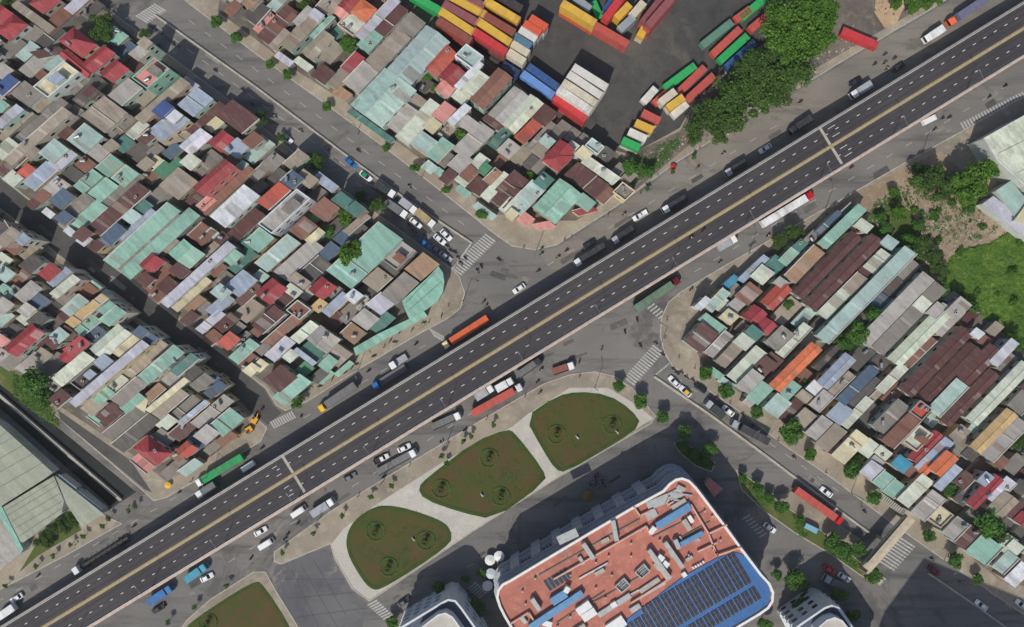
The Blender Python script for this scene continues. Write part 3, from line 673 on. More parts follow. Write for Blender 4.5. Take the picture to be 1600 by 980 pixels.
T(800, 0, 'C', """
-20 800 155 620 98 c 7 g,-100 745 55 570 112 l 7 g,170 765 230 670 108 n 6,40 870 180 755 72 o 5 s,-60 960 20 900 90 l,105 945 250 765 42 g 4,150 965 205 920 90 b
200 905 240 860 75 M,265 995 345 905 112 r 9,500 935 535 890 92 M 8 f,425 985 475 935 80 y 8,560 990 620 940 80 d,330 960 400 900 60 c,420 900 470 850 60 g 3.5
""")
T(400, 245, lambda x, y: 'C' if y < 0.76 * x - 163 else 'A', """
1235 75 1320 0 100 l 6,1275 165 1430 0 80 c 6,1355 215 1420 140 110 n,1295 130 1370 80 70 k,1410 105 1450 50 50 G,1440 155 1520 90 55 K,1430 260 1570 110 60 c 6
1505 290 1610 180 112 n 6,1170 155 1230 90 60 n,1555 350 1620 280 85 c,1060 40 1110 90 60 M 3.4,1130 80 1180 120 40 m 3.4,1260 190 1330 240 40 m 3.4,1370 300 1490 380 40 M 3.4
380 110 490 210 55 u,290 165 340 110 112 b 6,190 175 260 110 95 U,45 305 180 185 88 o 8 s,60 450 290 230 100 l 10.5 f Ww,385 370 470 285 112 k 7,510 295 565 245 92 t
595 355 650 300 85 t 4.5,250 490 335 400 100 k 6,330 535 410 460 50 y,30 685 240 520 92 M 5.5,150 740 385 545 92 l 5,305 755 440 655 112 d 4,535 780 825 450 192 m 7.5
850 685 940 550 102 l 7 f,770 680 870 740 70 d 4,715 812 805 725 112 b 5,980 735 1095 640 122 K 6,835 895 965 750 112 g 6,730 945 830 890 110 v 6,580 895 640 850 75 w 8
375 862 450 780 112 r 7.5 g,45 890 140 790 115 r 7.5 g,90 965 215 870 75 n,250 805 290 750 112 b,210 860 250 815 90 c,230 985 300 930 100 k 7 f,370 960 420 900 60 Y 6
440 985 560 860 60 u 7,640 890 720 830 90 d 4,-20 570 60 470 112 m 6,440 480 540 400 60 d 3.4,560 470 700 370 45 b 3.6,650 960 720 900 60 l,320 420 400 360 40 L 3.2
200 60 300 -20 80 b,60 60 150 0 80 g,-20 140 60 60 60 g 4.5,100 150 170 90 60 d
""".replace(' L 3.2', ' G 3.2'))
T(0, 245, AB, """
20 100 150 -20 72 n 5,130 132 205 70 82 o 6 s,50 162 110 110 90 c,180 182 330 60 92 u 6,330 60 450 -30 82 v 6,305 228 395 150 92 l,430 132 480 80 90 d,500 75 560 20 90 k
490 202 610 105 82 m 6,640 97 730 15 102 m 7,740 162 825 80 92 m 5.5,450 455 640 300 82 m 5,590 252 700 160 92 m 5.5,660 292 880 115 60 g 4.5,590 465 900 190 97 n 5.5
490 515 540 450 72 n,345 302 430 225 92 U,425 358 560 250 82 g,370 402 430 360 72 U,240 275 290 220 62 k,180 310 250 265 62 n,280 330 325 375 40 w 4.5,655 548 750 430 78 U
795 402 855 350 72 M,860 345 930 290 60 t,750 505 960 340 36 u 5,695 678 1080 310 92 m 7,746 697 1105 352 30 g 6.2,792 748 1205 337 86 m 6.2
1060 225 1170 110 155 b 6,1160 60 1220 0 90 c,1235 212 1440 45 88 r 11 g Wp,1270 352 1570 70 50 k 5,1370 412 1565 205 122 w 9,1460 505 1620 340 82 n 6.5
1220 525 1300 440 112 k,1345 525 1400 480 82 n,1310 492 1340 460 60 M,1030 927 1440 545 60 v 9,1120 652 1205 560 162 m 6.5 g,1020 585 1090 510 60 b,905 697 975 620 112 r 6.5
930 842 1080 690 92 k 4.5,880 795 930 740 82 n,1010 835 1080 770 82 n,1090 735 1150 690 92 n,1410 652 1480 590 82 m,1320 735 1390 670 62 k,1450 842 1560 740 112 u 6
1090 952 1300 765 52 y 6,1350 872 1410 820 92 M,1160 950 1260 880 70 K 4,1310 972 1440 880 72 u 6,1485 912 1600 790 92 n,960 890 1010 845 60 k,1540 560 1600 510 90 t
990 110 1060 50 80 G 4,1080 70 1130 20 60 G 5,950 60 1000 10 70 y 4,1250 320 1330 260 60 p 5,880 70 940 20 60 b,420 480 450 455 60 w 6,500 540 550 500 60 v 6,570 580 640 530 60 n
0 545 100 460 72 b,110 532 160 490 82 u,60 592 110 550 72 k,150 702 240 640 92 d,-10 672 40 620 82 c,0 762 50 700 92 M,275 757 345 685 88 r 7 s,310 792 430 710 52 u 5.5
130 897 220 795 88 l 6,-10 882 60 820 92 m,205 940 280 880 90 U,370 907 445 840 98 g 5.5,330 862 480 760 52 c 5,420 982 520 880 82 M 6,500 985 660 880 52 Y 5.5,650 985 720 930 92 m 6
-10 962 50 900 82 l,140 985 190 930 72 l,480 720 620 830 36 m 3.6,650 840 790 945 40 M 3.6,60 860 110 820 60 g,520 860 580 810 80 k 4,60 500 10 420 60 d
""")
T(0, 490, AB, """
130 52 220 -20 72 c,65 242 230 90 98 r 8 g,-20 185 30 150 72 p,190 62 280 20 80 d,480 122 610 35 72 m,650 52 760 -20 72 m,430 62 560 -20 60 Y,390 90 460 150 52 n
340 162 400 110 82 M,300 195 360 165 82 n,225 302 290 235 82 b,425 247 530 165 78 r 7.5 s,395 292 440 245 72 r 6,610 257 775 95 112 c 7 g,560 145 640 105 92 U
350 422 560 270 82 c 6.5,735 262 870 155 78 y 8,450 562 910 190 55 v 11.5,850 100 960 180 72 U 6,475 457 605 335 82 d 6.5 f,620 332 680 280 92 u,335 562 415 500 88 n 6
785 392 1030 185 66 b 5.5,900 417 1115 220 82 m 6.5,1090 372 1220 270 62 t 5,1060 332 1150 270 52 d,1180 412 1250 350 82 d,600 552 680 470 82 m,690 482 780 400 52 c
725 557 885 420 82 g 5.5,770 607 880 510 62 m 5.2,870 592 890 520 75 y,910 552 1010 450 62 K,920 602 1170 420 32 y 7,980 642 1150 490 62 b,1095 647 1225 525 62 g
1120 682 1300 560 36 u 6.5,1225 702 1430 530 76 l 6,1005 717 1080 650 68 c 5,1085 772 1200 685 82 n 5,1210 462 1310 400 72 g,1290 502 1400 450 62 U,1320 395 1370 435 50 U
1350 732 1480 625 112 m 7.5,1250 792 1330 720 92 l,1210 822 1260 770 102 U 5,670 762 900 610 92 g 4,730 832 970 660 92 d 4.5,615 652 725 575 56 n,640 692 750 610 46 n
540 612 640 540 82 b,895 895 990 825 185 r 8.5 h,850 890 930 985 60 p 6,970 822 1050 750 112 g 5,1135 882 1195 820 82 o 7.5 g,1080 905 1120 860 92 k,1130 985 1250 940 60 M 3.6
1390 202 1470 140 82 o 6 s,1460 292 1590 180 72 m 6,1290 172 1370 130 82 k,1240 102 1390 0 52 v 6,1360 92 1470 20 72 n,1540 372 1600 330 60 y,1510 330 1590 260 60 k,560 630 640 690 40 m 3.4,1150 60 1220 0 60 n
""")
T(400, 490, 'A', """
10 95 150 -20 92 n,55 190 300 0 62 k 5.5,385 207 455 115 152 l 7.5 g,240 162 370 70 62 c,90 282 210 160 72 v 6,310 190 410 280 90 t 5,250 220 360 320 30 u 6.5
190 290 240 240 60 c,470 302 550 220 112 b 5.5,430 352 470 270 72 m,285 372 330 320 72 G 3.2,90 442 210 370 132 n 6,140 542 310 410 88 m 6,575 162 635 85 112 K 5.5,650 72 720 0 112 l 6
-10 130 60 60 60 k,0 350 50 300 60 y,360 420 430 360 60 d 3.6,20 250 70 190 50 g,500 380 600 310 30 m 3.4,400 430 480 370 30 m 3.4,720 20 780 -30 60 g
""")
T(800, 490, 'D', """
1190 20 1320 110 60 m 5,1135 212 1235 90 128 n 6,1235 260 1350 120 62 l 5.5,1310 322 1440 160 72 b 5.5,1325 42 1390 0 82 y,1420 202 1480 150 92 c,1490 142 1540 100 92 t
1480 42 1560 -20 102 r 6.5,1560 112 1620 50 92 r 6.5,1380 412 1555 225 84 c 6,1540 372 1620 290 92 n,1440 472 1540 375 92 l,1500 542 1600 450 82 m 5.5,1460 562 1540 510 60 l 4
1240 350 1310 400 40 m 3.4,1300 410 1380 460 40 M 3.4
""")
T(800, 245, 'C', """
240 52 330 -40 122 r 9 h,375 70 560 220 112 n 6,450 30 660 140 60 c 7,535 262 620 200 92 k 5,670 242 730 190 92 g 6 f,205 367 365 185 172 m 8 g,432 312 482 258 102 m 5
400 352 510 320 52 r 4.5 s,10 332 170 180 102 M 6,-60 235 60 120 110 n 6,170 182 230 120 82 t,-20 375 20 340 60 y,60 410 110 370 80 p 3.5,150 440 250 420 60 p 3.2,640 100 700 60 60 g 4,700 150 760 100 60 b 4
""")
T(800, 245, 'D', """
1330 802 1410 760 42 C 4,1420 762 1600 640 42 u 4.5,1160 942 1230 890 42 w,1225 952 1340 840 62 M 5.5,1530 772 1600 700 92 c,1430 892 1530 820 102 k 6,1370 945 1430 910 72 l,1290 960 1350 900 70 c
""")
T(1200, 245, 'D', """
0 725 80 640 92 t 5,90 662 170 585 62 m 5.5,170 572 230 535 52 t,140 767 315 575 88 K 6,0 935 110 805 92 o 7 g,190 872 550 485 78 n 6 g,260 937 685 510 88 n 6 g
330 542 600 330 66 m 6.5,300 472 460 360 42 U 4.5,460 362 540 310 52 t 4,580 452 620 410 88 c,630 707 740 600 78 c 6,600 735 640 700 92 n 5.5,490 842 590 745 78 b 6
340 992 490 845 78 c 6,345 1142 890 585 86 M 8,740 562 780 510 80 M,940 952 990 890 82 c,1020 990 1090 930 70 l,1140 992 1240 905 92 l,1120 900 1180 860 40 g 4,60 800 100 770 60 l
""")
T(1200, 490, 'D', """
600 185 1000 -235 92 l 6.5,690 235 1075 -175 92 g 6.2,785 297 1140 -30 97 c 6.5 g,860 312 1040 165 56 k 5,1060 122 1210 -20 62 l 5.5,870 502 1240 100 92 n 6 g,970 547 1295 205 92 n 6.2 g
1220 427 1425 215 92 n 6 g,1040 622 1210 430 97 M 6.5,1110 692 1410 365 78 n 6 g,1415 317 1540 170 62 v 6,1290 140 1330 110 60 w,1280 677 1620 320 86 c 6.5 g,1300 852 1530 620 86 Y 6.5 g
1372 902 1600 680 82 l 6.2,1540 602 1640 500 112 g 6,40 462 310 210 82 x 7 g,80 262 240 70 60 c 5.5,20 202 130 110 102 g 6,-10 332 60 270 92 n,315 350 470 230 82 d 4
345 452 515 270 82 u 7 g,385 507 525 380 52 b,455 552 665 345 66 U 6,510 592 700 420 56 d 5,570 610 700 490 36 b 5,410 667 490 580 102 u 6,480 707 630 530 56 c 5.5,700 482 850 330 60 c 5.5
270 492 320 440 82 w,20 622 100 530 112 M 5.5,100 522 180 440 62 m 5.5,90 667 205 525 62 n,205 535 250 500 80 b,290 592 380 500 82 l 5.5,190 682 270 620 92 b 5,270 767 370 660 78 l 6
335 837 455 715 88 b 6,440 912 590 755 102 y 7,600 882 660 800 85 c 6,700 892 740 850 92 c,700 732 860 570 122 g 6.5,750 817 915 650 88 k 7.5,930 642 985 570 92 o 8 f
895 832 985 725 102 c 8 f,905 917 1070 750 62 r 7,940 972 1140 800 72 u 6,1040 987 1160 890 92 x 7.5,810 972 860 910 100 C 7 s,1150 792 1240 720 72 b,1240 900 1300 850 80 d 4,620 985 700 910 82 l
1420 960 1480 900 80 k,1500 980 1590 900 80 g 5,1320 140 1380 190 60 k 4,1390 120 1450 70 60 b 4
""")
T(1200, 735, 'D', """
610 32 690 -30 92 v,680 92 750 20 97 m 5,745 147 820 75 92 m 5.2,840 202 1000 50 97 c 6,1060 112 1190 -20 52 u,935 287 1070 155 97 l 6.5,1040 327 1120 255 97 y 6 f
1190 92 1270 30 82 n,1190 202 1270 120 82 d,1275 227 1445 45 72 r 8 g,1400 192 1520 60 82 v 6.5,1410 272 1530 170 112 b 7 g,1500 282 1590 200 52 n,1570 332 1630 285 82 r
1130 412 1220 315 88 l 6,1190 462 1300 370 78 n 6,1300 547 1405 440 142 m 7,1450 492 1530 420 72 c 5.5,1520 502 1570 460 92 c,1435 622 1535 530 78 M 6,1510 702 1620 600 92 w 6.5
1110 110 1160 70 60 G 3.6,1550 130 1610 80 80 d,1330 80 1390 30 60 u,870 30 930 -20 60 k,960 20 1020 -40 60 x 6
""")
# gaps between the traced roofs: low lean-tos and back sheds
MASK = np.zeros((1120, 1760), bool)        # photo pixels already under a roof (offset by 60)
def mark(c4):
    xs = [p[0] for p in c4]; ys = [p[1] for p in c4]
    x0, x1, y0, y1 = int(max(-60, min(xs))), int(min(1699, max(xs))), int(max(-60, min(ys))), int(min(1059, max(ys)))
    if x1 <= x0 or y1 <= y0: return
    X, Y = np.meshgrid(np.arange(x0, x1 + 1), np.arange(y0, y1 + 1)); pos = np.ones(X.shape, bool); neg = np.ones(X.shape, bool)
    for i in range(4):
        ax, ay = c4[i]; bx, by = c4[(i + 1) % 4]; cr = (bx - ax) * (Y - ay) - (by - ay) * (X - ax); pos &= cr >= 0; neg &= cr <= 0
    MASK[y0 + 60:y1 + 61, x0 + 60:x1 + 61] |= pos | neg
for c4, h in HOUSES: mark(c4)
def taken(x, y):
    i, j = int(y + 60), int(x + 60)
    return 0 <= i < 1120 and 0 <= j < 1760 and MASK[i, j]
FILL = 'gdlgdgnktdglUbMdgn'  # mostly dark tones: the shade of the gaps is put into the shed colours
def fill(block):
    z = ZB[block]; xs = [p[0] for p in z]; ys = [p[1] for p in z]; rg = random.Random(ord(block) * 3 + 1); n = 0
    for ln, wd, step in ((40, 22, 9), (28, 16, 8)):
        y = min(ys)
        while y < max(ys):
            x = min(xs)
            while x < max(xs):
                jx, jy = x + rg.uniform(-3, 3), y + rg.uniform(-3, 3)
                if inside(jx, jy, z):
                    l2 = ln * rg.uniform(0.8, 1.25) / 2; ua = R({'A': 42, 'B': 40.5, 'C': 46.5, 'D': 45.5}[block]); du = (math.cos(ua) * l2, -math.sin(ua) * l2)
                    w2 = wd * rg.uniform(0.8, 1.2)
                    c4 = row4(jx - du[0], jy - du[1], jx + du[0], jy + du[1], w2)
                    ok = 0; tot = 0
                    for s in (0.08, 0.36, 0.64, 0.92):
                        for t in (0.1, 0.5, 0.9):
                            ax = c4[0][0] + (c4[1][0] - c4[0][0]) * s + (c4[3][0] - c4[0][0]) * t; ay = c4[0][1] + (c4[1][1] - c4[0][1]) * s + (c4[3][1] - c4[0][1]) * t
                            tot += 1
                            if inside(ax, ay, z) and not taken(ax, ay) and not any((ax - p[0]) ** 2 + (ay - p[1]) ** 2 < 100 for p in KEEP): ok += 1
                    if ok >= tot - 2 and rg.random() < 0.9:
                        off = jx < -15 or jy < -15 or jx > 1615
                        h = rg.uniform(2.7, 4.1) if not off else rg.uniform(4, 7)
                        house(c4, rg.choice(FILL), h, 's', block, 'shed', None, ln > 25); HOUSES.append((c4, h)); mark(c4); n += 1
                x += step
            y += step
    return n
KEEP = [(547, 398), (440, 310), (160, 42), (545, 68), (665, 120), (680, 140), (725, 205), (830, 275), (52, 595), (70, 620), (1340, 522), (1322, 540), (1547, 818), (1340, 726), (1485, 765), (535, 340), (510, 360)]
for bk in 'ABCD': fill(bk)

# ------------------------------------------------------------------ large roofs with their own outlines
def poly_building(name, pts, h, col, label, cat='warehouse', slope=0.0, wallc=(190, 196, 188), seams=None, parapet=False, mat=None, group=None):
    w = [P(x, y, h) for x, y in pts]; cx = sum(p.x for p in w) / len(w); cy = sum(p.y for p in w) / len(w)
    if area(w) < 0: w = w[::-1]
    root = empty(name, (cx, cy, 0.13), UANG); ca, sa = math.cos(-UANG), math.sin(-UANG)
    q = [Vector(((p.x - cx) * ca - (p.y - cy) * sa, (p.x - cx) * sa + (p.y - cy) * ca, 0)) for p in w]
    inn = offset(q, 0.25)
    m = MB(); m.prism(q, h - 0.28, h - 0.13); m.build('roof', mat or M_ROOF, root, lin(PAL[col][0]))
    m = MB(); m.prism(inn, 0, h - 0.28); m.build('wall', M_WALL, root, lin(wallc))
    if parapet:
        m = MB(); i2 = offset(q, 0.35); n = len(q)
        for i in range(n):
            k = (i + 1) % n; m.prism([q[i], q[k], i2[k], i2[i]], h - 0.13, h + 0.45)
        m.build('parapet', M_WALL, root, lin((214, 214, 208)))
    if seams:
        for (x0, y0, x1, y1) in seams:
            a, b2 = P(x0, y0, h), P(x1, y1, h); m = MB()
            tr = lambda p: Vector(((p.x - cx) * ca - (p.y - cy) * sa, (p.x - cx) * sa + (p.y - cy) * ca, h - 0.1))
            m.tube(tr(a), tr(b2), 0.16, n=6); m.build('ridge_cap', M_ROOF, root, tuple(v * 0.8 for v in lin(PAL[col][0])))
    return tag(root, label, cat, group)
poly_building('corner_shop', [(685, 416), (692, 426), (694, 440), (692, 456), (684, 470), (666, 484), (640, 500), (632, 482), (628, 470), (648, 452), (668, 434)], 6.5, 'm', 'mint-roofed corner shop with rounded front at the crossroads', 'shop', seams=[(640, 484, 690, 440), (634, 474, 680, 425)])
poly_building('roadside_shop', [(640, 498), (662, 486), (668, 494), (625, 518), (556, 556), (552, 544), (590, 522)], 4.8, 'm', 'narrow tapering mint-roofed shop beside the service road', 'shop')
g_w = 'warehouses left of the canal'
poly_building('warehouse', [(-60, 628), (0, 664), (82, 738), (70, 748), (0, 792), (-60, 820)], 4.8, 'q', 'grey-green roofed warehouse beside the canal, upper one', seams=[(-60, 730, 22, 683), (-60, 772, 50, 710), (-60, 752, 36, 696), (-50, 790, 66, 724), (-20, 700, 10, 675)], group=g_w)
poly_building('warehouse', [(4, 793), (72, 751), (84, 744), (100, 783), (96, 803), (36, 848), (26, 845)], 4.5, 'q', 'grey ridged warehouse roof beside dark green shrubs', seams=[(12, 806, 92, 758), (24, 826, 100, 782), (18, 816, 96, 770), (8, 799, 88, 750), (30, 838, 98, 794)], group=g_w)
poly_building('warehouse', [(86, 743), (162, 803), (128, 824), (104, 788)], 4.6, 'q', 'grey-green wedge-shaped warehouse roof at the canal mouth', group=g_w)
poly_building('warehouse', [(-70, 838), (0, 800), (33, 865), (0, 890), (-70, 925)], 4.4, 'l', 'beige warehouse roof with mint edge at the left border', seams=[(0, 803, 31, 864)], group=g_w)
poly_building('gutter_roof', [(-6, 796), (2, 790), (36, 858), (32, 866)], 4.7, 'm', 'mint strip roof between the two grey warehouses', group=g_w)
poly_building('canal_shed', [(92, 741), (120, 763), (116, 768), (88, 746)], 4.0, 'u', 'narrow pale blue lean-to on the canal wall', 'shed')
poly_building('canal_shed', [(124, 768), (160, 797), (157, 802), (120, 772)], 4.1, 'u', 'narrow pale blue lean-to at the canal mouth', 'shed')
g_f = 'works buildings by the field'
poly_building('factory', [(1536, 216), (1600, 180), (1680, 150), (1720, 260), (1660, 300), (1600, 290), (1556, 250)], 9, 'c', 'pale cream factory roof at the upper right border', 'factory', parapet=True, seams=[(1560, 240, 1660, 190), (1590, 270, 1690, 220)], group=g_f)
poly_building('factory', [(1556, 298), (1580, 282), (1604, 312), (1606, 340), (1590, 345)], 6, 'M', 'pale aqua roof block below the cream factory', 'factory', group=g_f)
poly_building('factory', [(1536, 318), (1552, 306), (1612, 352), (1640, 380), (1630, 392), (1590, 362)], 5, 'v', 'long white roofed shed edging the field', 'factory', group=g_f)
poly_building('factory', [(1584, 345), (1604, 318), (1650, 340), (1650, 372), (1612, 352)], 7, 'y', 'yellowish roof block at the right border by the field', 'factory', group=g_f)

# ------------------------------------------------------------------ the mall: vertical facade, red roof terrace, solar field
MZ = 20.0
MR = [(797, 907), (922, 832), (990, 792), (1036, 767), (1046, 756), (1056, 749), (1066, 747), (1077, 751), (1088, 762), (1098, 775), (1132, 820), (1158, 856), (1190, 898), (1203, 912), (1209, 926), (1208, 940), (1201, 951), (1187, 961), (1150, 983), (1060, 1036), (930, 1112), (905, 1116), (885, 1106), (800, 984), (788, 964), (780, 948), (776, 934), (778, 922), (785, 913)]
mw = [P(x, y, MZ) for x, y in MR]; mc = P(1000, 920, MZ); MANG = R(31)
mall = empty('shopping_mall', (mc.x, mc.y, 0.0), MANG)
tag(mall, 'large mall with red terrace roof, white parapet and blue solar-covered corner', 'mall')
ca, sa = math.cos(-MANG), math.sin(-MANG)
def ML(x, y, z=MZ):
    p = P(x, y, z); return Vector(((p.x - mc.x) * ca - (p.y - mc.y) * sa, (p.x - mc.x) * sa + (p.y - mc.y) * ca, 0))
mq = [ML(x, y) for x, y in MR]
if area(mq) < 0: mq = mq[::-1]
M_TERR = ground_mat('terracotta_screed', (186, 118, 102), (166, 106, 92), (198, 140, 124), 0.12, 0.9, 0.35, 0.9, c4=(138, 110, 100))
M_BLUEROOF = objcol('blue_sheet', 0.5, seams=0.04, stain=0.3)
M_MWALL = plain('mall_cladding', (166, 170, 178), 0.6, var=0.15)
M_MWALLD = plain('mall_recess', (128, 132, 140), 0.6, var=0.15)
m = MB(); m.prism(offset(mq, 0.4), MZ - 1.1, MZ - 0.8); m.build('roof_terrace', M_TERR, mall)
m = MB(); i2 = offset(mq, 0.55); n = len(mq); ous = offset(mq, -0.15)
for i in range(n):
    k = (i + 1) % n; m.prism([ous[i], ous[k], i2[k], i2[i]], MZ - 0.9, MZ)
m.build('parapet', plain('white_paint', (226, 222, 214), 0.7, var=0.1), mall)
m = MB(); m.prism(offset(mq, 0.2), 0, MZ - 0.9); m.build('wall', M_MWALLD, mall)
for zz, d_, t_ in ((MZ - 3.2, -0.55, 0.35), (MZ - 5.6, -0.9, 0.4), (8.5, -1.0, 0.45), (4.6, -1.3, 0.5)):      # cornice ledges
    o_ = offset(mq, d_); m = MB(); i3 = offset(mq, 0.22)
    for i in range(n):
        k = (i + 1) % n; m.prism([o_[i], o_[k], i3[k], i3[i]], zz, zz + t_)
    m.build('cornice', M_MWALL, mall)
def along(poly_, a, b2):       # local frame of one facade line
    d = (b2 - a); return d.normalized(), d.length
for fa, fb, npil in (((797, 907), (1036, 767), 7), ((1098, 775), (1190, 898), 4), ((800, 984), (885, 1106), 4), ((1187, 961), (930, 1112), 8)):
    a, b2 = ML(*fa), ML(*fb); d, L_ = along(None, a, b2); nn = Vector((d.y, -d.x, 0))
    if (a + nn - Vector((sum(p.x for p in mq) / n, sum(p.y for p in mq) / n, 0))).length < (a - nn - Vector((sum(p.x for p in mq) / n, sum(p.y for p in mq) / n, 0))).length: nn = -nn
    ang = math.atan2(d.y, d.x)
    for k in range(npil):      # grey pilaster blocks and glazed bays with frames between them
        s0 = L_ * (k + 0.08) / npil; s1 = L_ * (k + 0.50) / npil; m = MB()
        p0, p1 = a + d * s0, a + d * s1
        m.prism([p0 + nn * 1.0, p1 + nn * 1.0, p1 - nn * 0.1, p0 - nn * 0.1] if True else [], 0, 14.0 if k % 2 == 0 else 13.4); m.build('pilaster', M_MWALL, mall)
        g0, g1 = a + d * (L_ * (k + 0.56) / npil), a + d * (L_ * (k + 1.0) / npil)
        for z0_, z1_ in ((0.4, 4.3), (5.3, 8.3), (9.2, 13.8)):
            m = MB(); m.prism([g0 + nn * 0.1, g1 + nn * 0.1, g1 - nn * 0.25, g0 - nn * 0.25], z0_, z1_); wn_ = m.build('window', M_GLASS, mall)
            m = MB(); w_ = (g1 - g0).length
            for q_ in range(4):
                pc_ = g0 + (g1 - g0) * (q_ / 3); m.prism([pc_ - d * 0.08 + nn * 0.2, pc_ + d * 0.08 + nn * 0.2, pc_ + d * 0.08, pc_ - d * 0.08], z0_, z1_)
            m.prism([g0 + nn * 0.22, g1 + nn * 0.22, g1, g0], z1_ - 0.02, z1_ + 0.2); m.build('window_frame', M_MWALL, wn_)
# blue sheet roof with the solar field (lower right corner of the roof)
BR = [(1066, 903), (1092, 888), (1120, 873), (1151, 864), (1164, 869), (1190, 902), (1202, 918), (1205, 930), (1201, 944), (1180, 960), (1060, 1030), (930, 1108), (912, 1040), (960, 984), (1010, 946)]
bq = [ML(x, y, MZ - 0.2) for x, y in BR]
m = MB(); m.prism(bq, MZ - 0.78, MZ - 0.55); m.build('blue_roof', M_BLUEROOF, mall, lin((48, 100, 156)))
m = MB(); m.box(-0.48, -0.96, 0, 0.48, 0.96, 0.04, 0); m.box(-0.52, -1.0, -0.03, 0.52, 1.0, 0.0, 1)
ME_PAN = m.mesh('solar_panel', [M_SOLAR, M_STEEL])
ins = []
zone = [(1072, 906), (1126, 874), (1146, 868), (1192, 930), (1190, 940), (1110, 990), (1060, 1024), (935, 1098), (916, 1046), (964, 986), (1010, 951)]
NP = [0]
def solar():
    o0 = ML(1000, 1010, MZ)
    for i in range(-34, 36):
        for j in range(-16, 18):
            # rows run across; a service gap every seven columns and five rows
            x = o0.x + i * 1.12 + (i // 2) * 0.34; y = o0.y + j * 2.08 + (j // 6) * 1.3
            cx_, cy_ = (x * math.cos(MANG) - y * math.sin(MANG) + mc.x), (x * math.sin(MANG) + y * math.cos(MANG) + mc.y)
            k = (H - MZ) / F; px, py = cx_ / k + 800, 490 - cy_ / k
            if py > 1000 or not inside(px, py, zone): continue
            ins.append((x, y, py))
    ins.sort(key=lambda t: t[2])
    for x, y, py in ins[:300]:
        o = put('solar_panel', ME_PAN, mall, loc=(x, y, MZ - 0.3)); o.rotation_euler = (R(4), 0, 0)
    if len(ins) > 300:
        m = MB()
        for x, y, py in ins[300:]:
            m.box(x - 0.5, y - 0.98, MZ - 0.34, x + 0.5, y + 0.98, MZ - 0.28)
        m.build('solar_panel_field', M_SOLAR, mall)['kind'] = 'stuff'
solar()
# roof plant, ducts, partition walls and pits as traced
M_DUCT = plain('blue_duct', (96, 140, 178), 0.5, var=0.15); M_GREYD = plain('grey_duct', (170, 172, 170), 0.5, var=0.15)
M_LTRED = plain('terrace_wall', (206, 166, 150), 0.8, var=0.15); M_WHT = plain('white_box', (220, 222, 220), 0.6, var=0.1)
def mbox(name, x0, y0, x1, y1, wd, z0, z1, mat):
    a, b2 = ML(x0, y0), ML(x1, y1); d = (b2 - a).normalized(); nn = Vector((-d.y, d.x, 0)) * wd / 2
    m = MB(); m.prism([a + nn, b2 + nn, b2 - nn, a - nn][::-1], MZ - 0.8 + z0, MZ - 0.8 + z1); return m.build(name, mat, mall)
for r in ((828, 980, 910, 925, 2.0), (862, 940, 884, 926, 2.4)): mbox('blue_duct', *r, 0.3, 1.6, M_DUCT)
mbox('blue_duct', 1026, 822, 1078, 790, 2.2, 0.2, 1.5, M_DUCT); mbox('blue_duct', 1060, 852, 1098, 832, 1.4, 0.3, 1.4, M_DUCT)
for r in ((911, 848, 927, 872), (957, 812, 963, 844), (831, 934, 843, 952), (1038, 846, 1066, 886), (1013, 858, 1046, 903), (1054, 842, 1060, 856)): mbox('grey_duct', *r, 1.3, 0.0, 1.9, M_GREYD)
for r in ((1043, 906, 986, 942), (1016, 868, 1042, 906), (1079, 788, 1107, 834), (1107, 834, 1136, 820), (1107, 834, 1120, 868), (1120, 868, 1158, 855), (1114, 858, 1122, 868), (797, 975, 826, 957), (826, 957, 842, 982), (990, 792, 1000, 806), (1000, 806, 1020, 796), (865, 905, 1010, 822), (1010, 822, 1016, 836), (1090, 862, 1120, 848), (1046, 776, 1040, 790), (1040, 790, 1052, 784)): mbox('terrace_wall', *r, 0.45, 0.0, 1.1, M_LTRED)
for r in ((872, 846, 902, 832), (1012, 792, 1045, 778), (1010, 808, 1026, 800), (1046, 778, 1066, 768)): mbox('plant_deck', *r, 2.6, 0.0, 0.5, M_GREYD)
for r in ((1016, 825, 1022, 830, 2.2, 1.7), (882, 918, 889, 922, 1.8, 2.0), (950, 985, 975, 968, 3.2, 1.2), (1028, 868, 1036, 874, 1.6, 1.6), (1036, 878, 1044, 884, 1.6, 1.4), (1066, 900, 1072, 896, 1.4, 1.0), (848, 972, 862, 976, 1.6, 1.4), (955, 947, 963, 942, 1.4, 1.2), (1076, 806, 1082, 816, 1.2, 1.2)):
    mbox('plant_box', r[0], r[1], r[2], r[3], r[4], 0.0, r[5], M_WHT)
for x, y in ((1082, 888), (1086, 886), (1090, 884), (1094, 882), (1098, 879)): mbox('vent_cap', x, y, x + 2, y - 1.2, 0.7, 0, 0.9, M_WHT)
for r in ((902, 956, 922, 942), (910, 966, 930, 953)): mbox('cooling_unit', *r, 2.3, 0.0, 1.6, M_WHT)
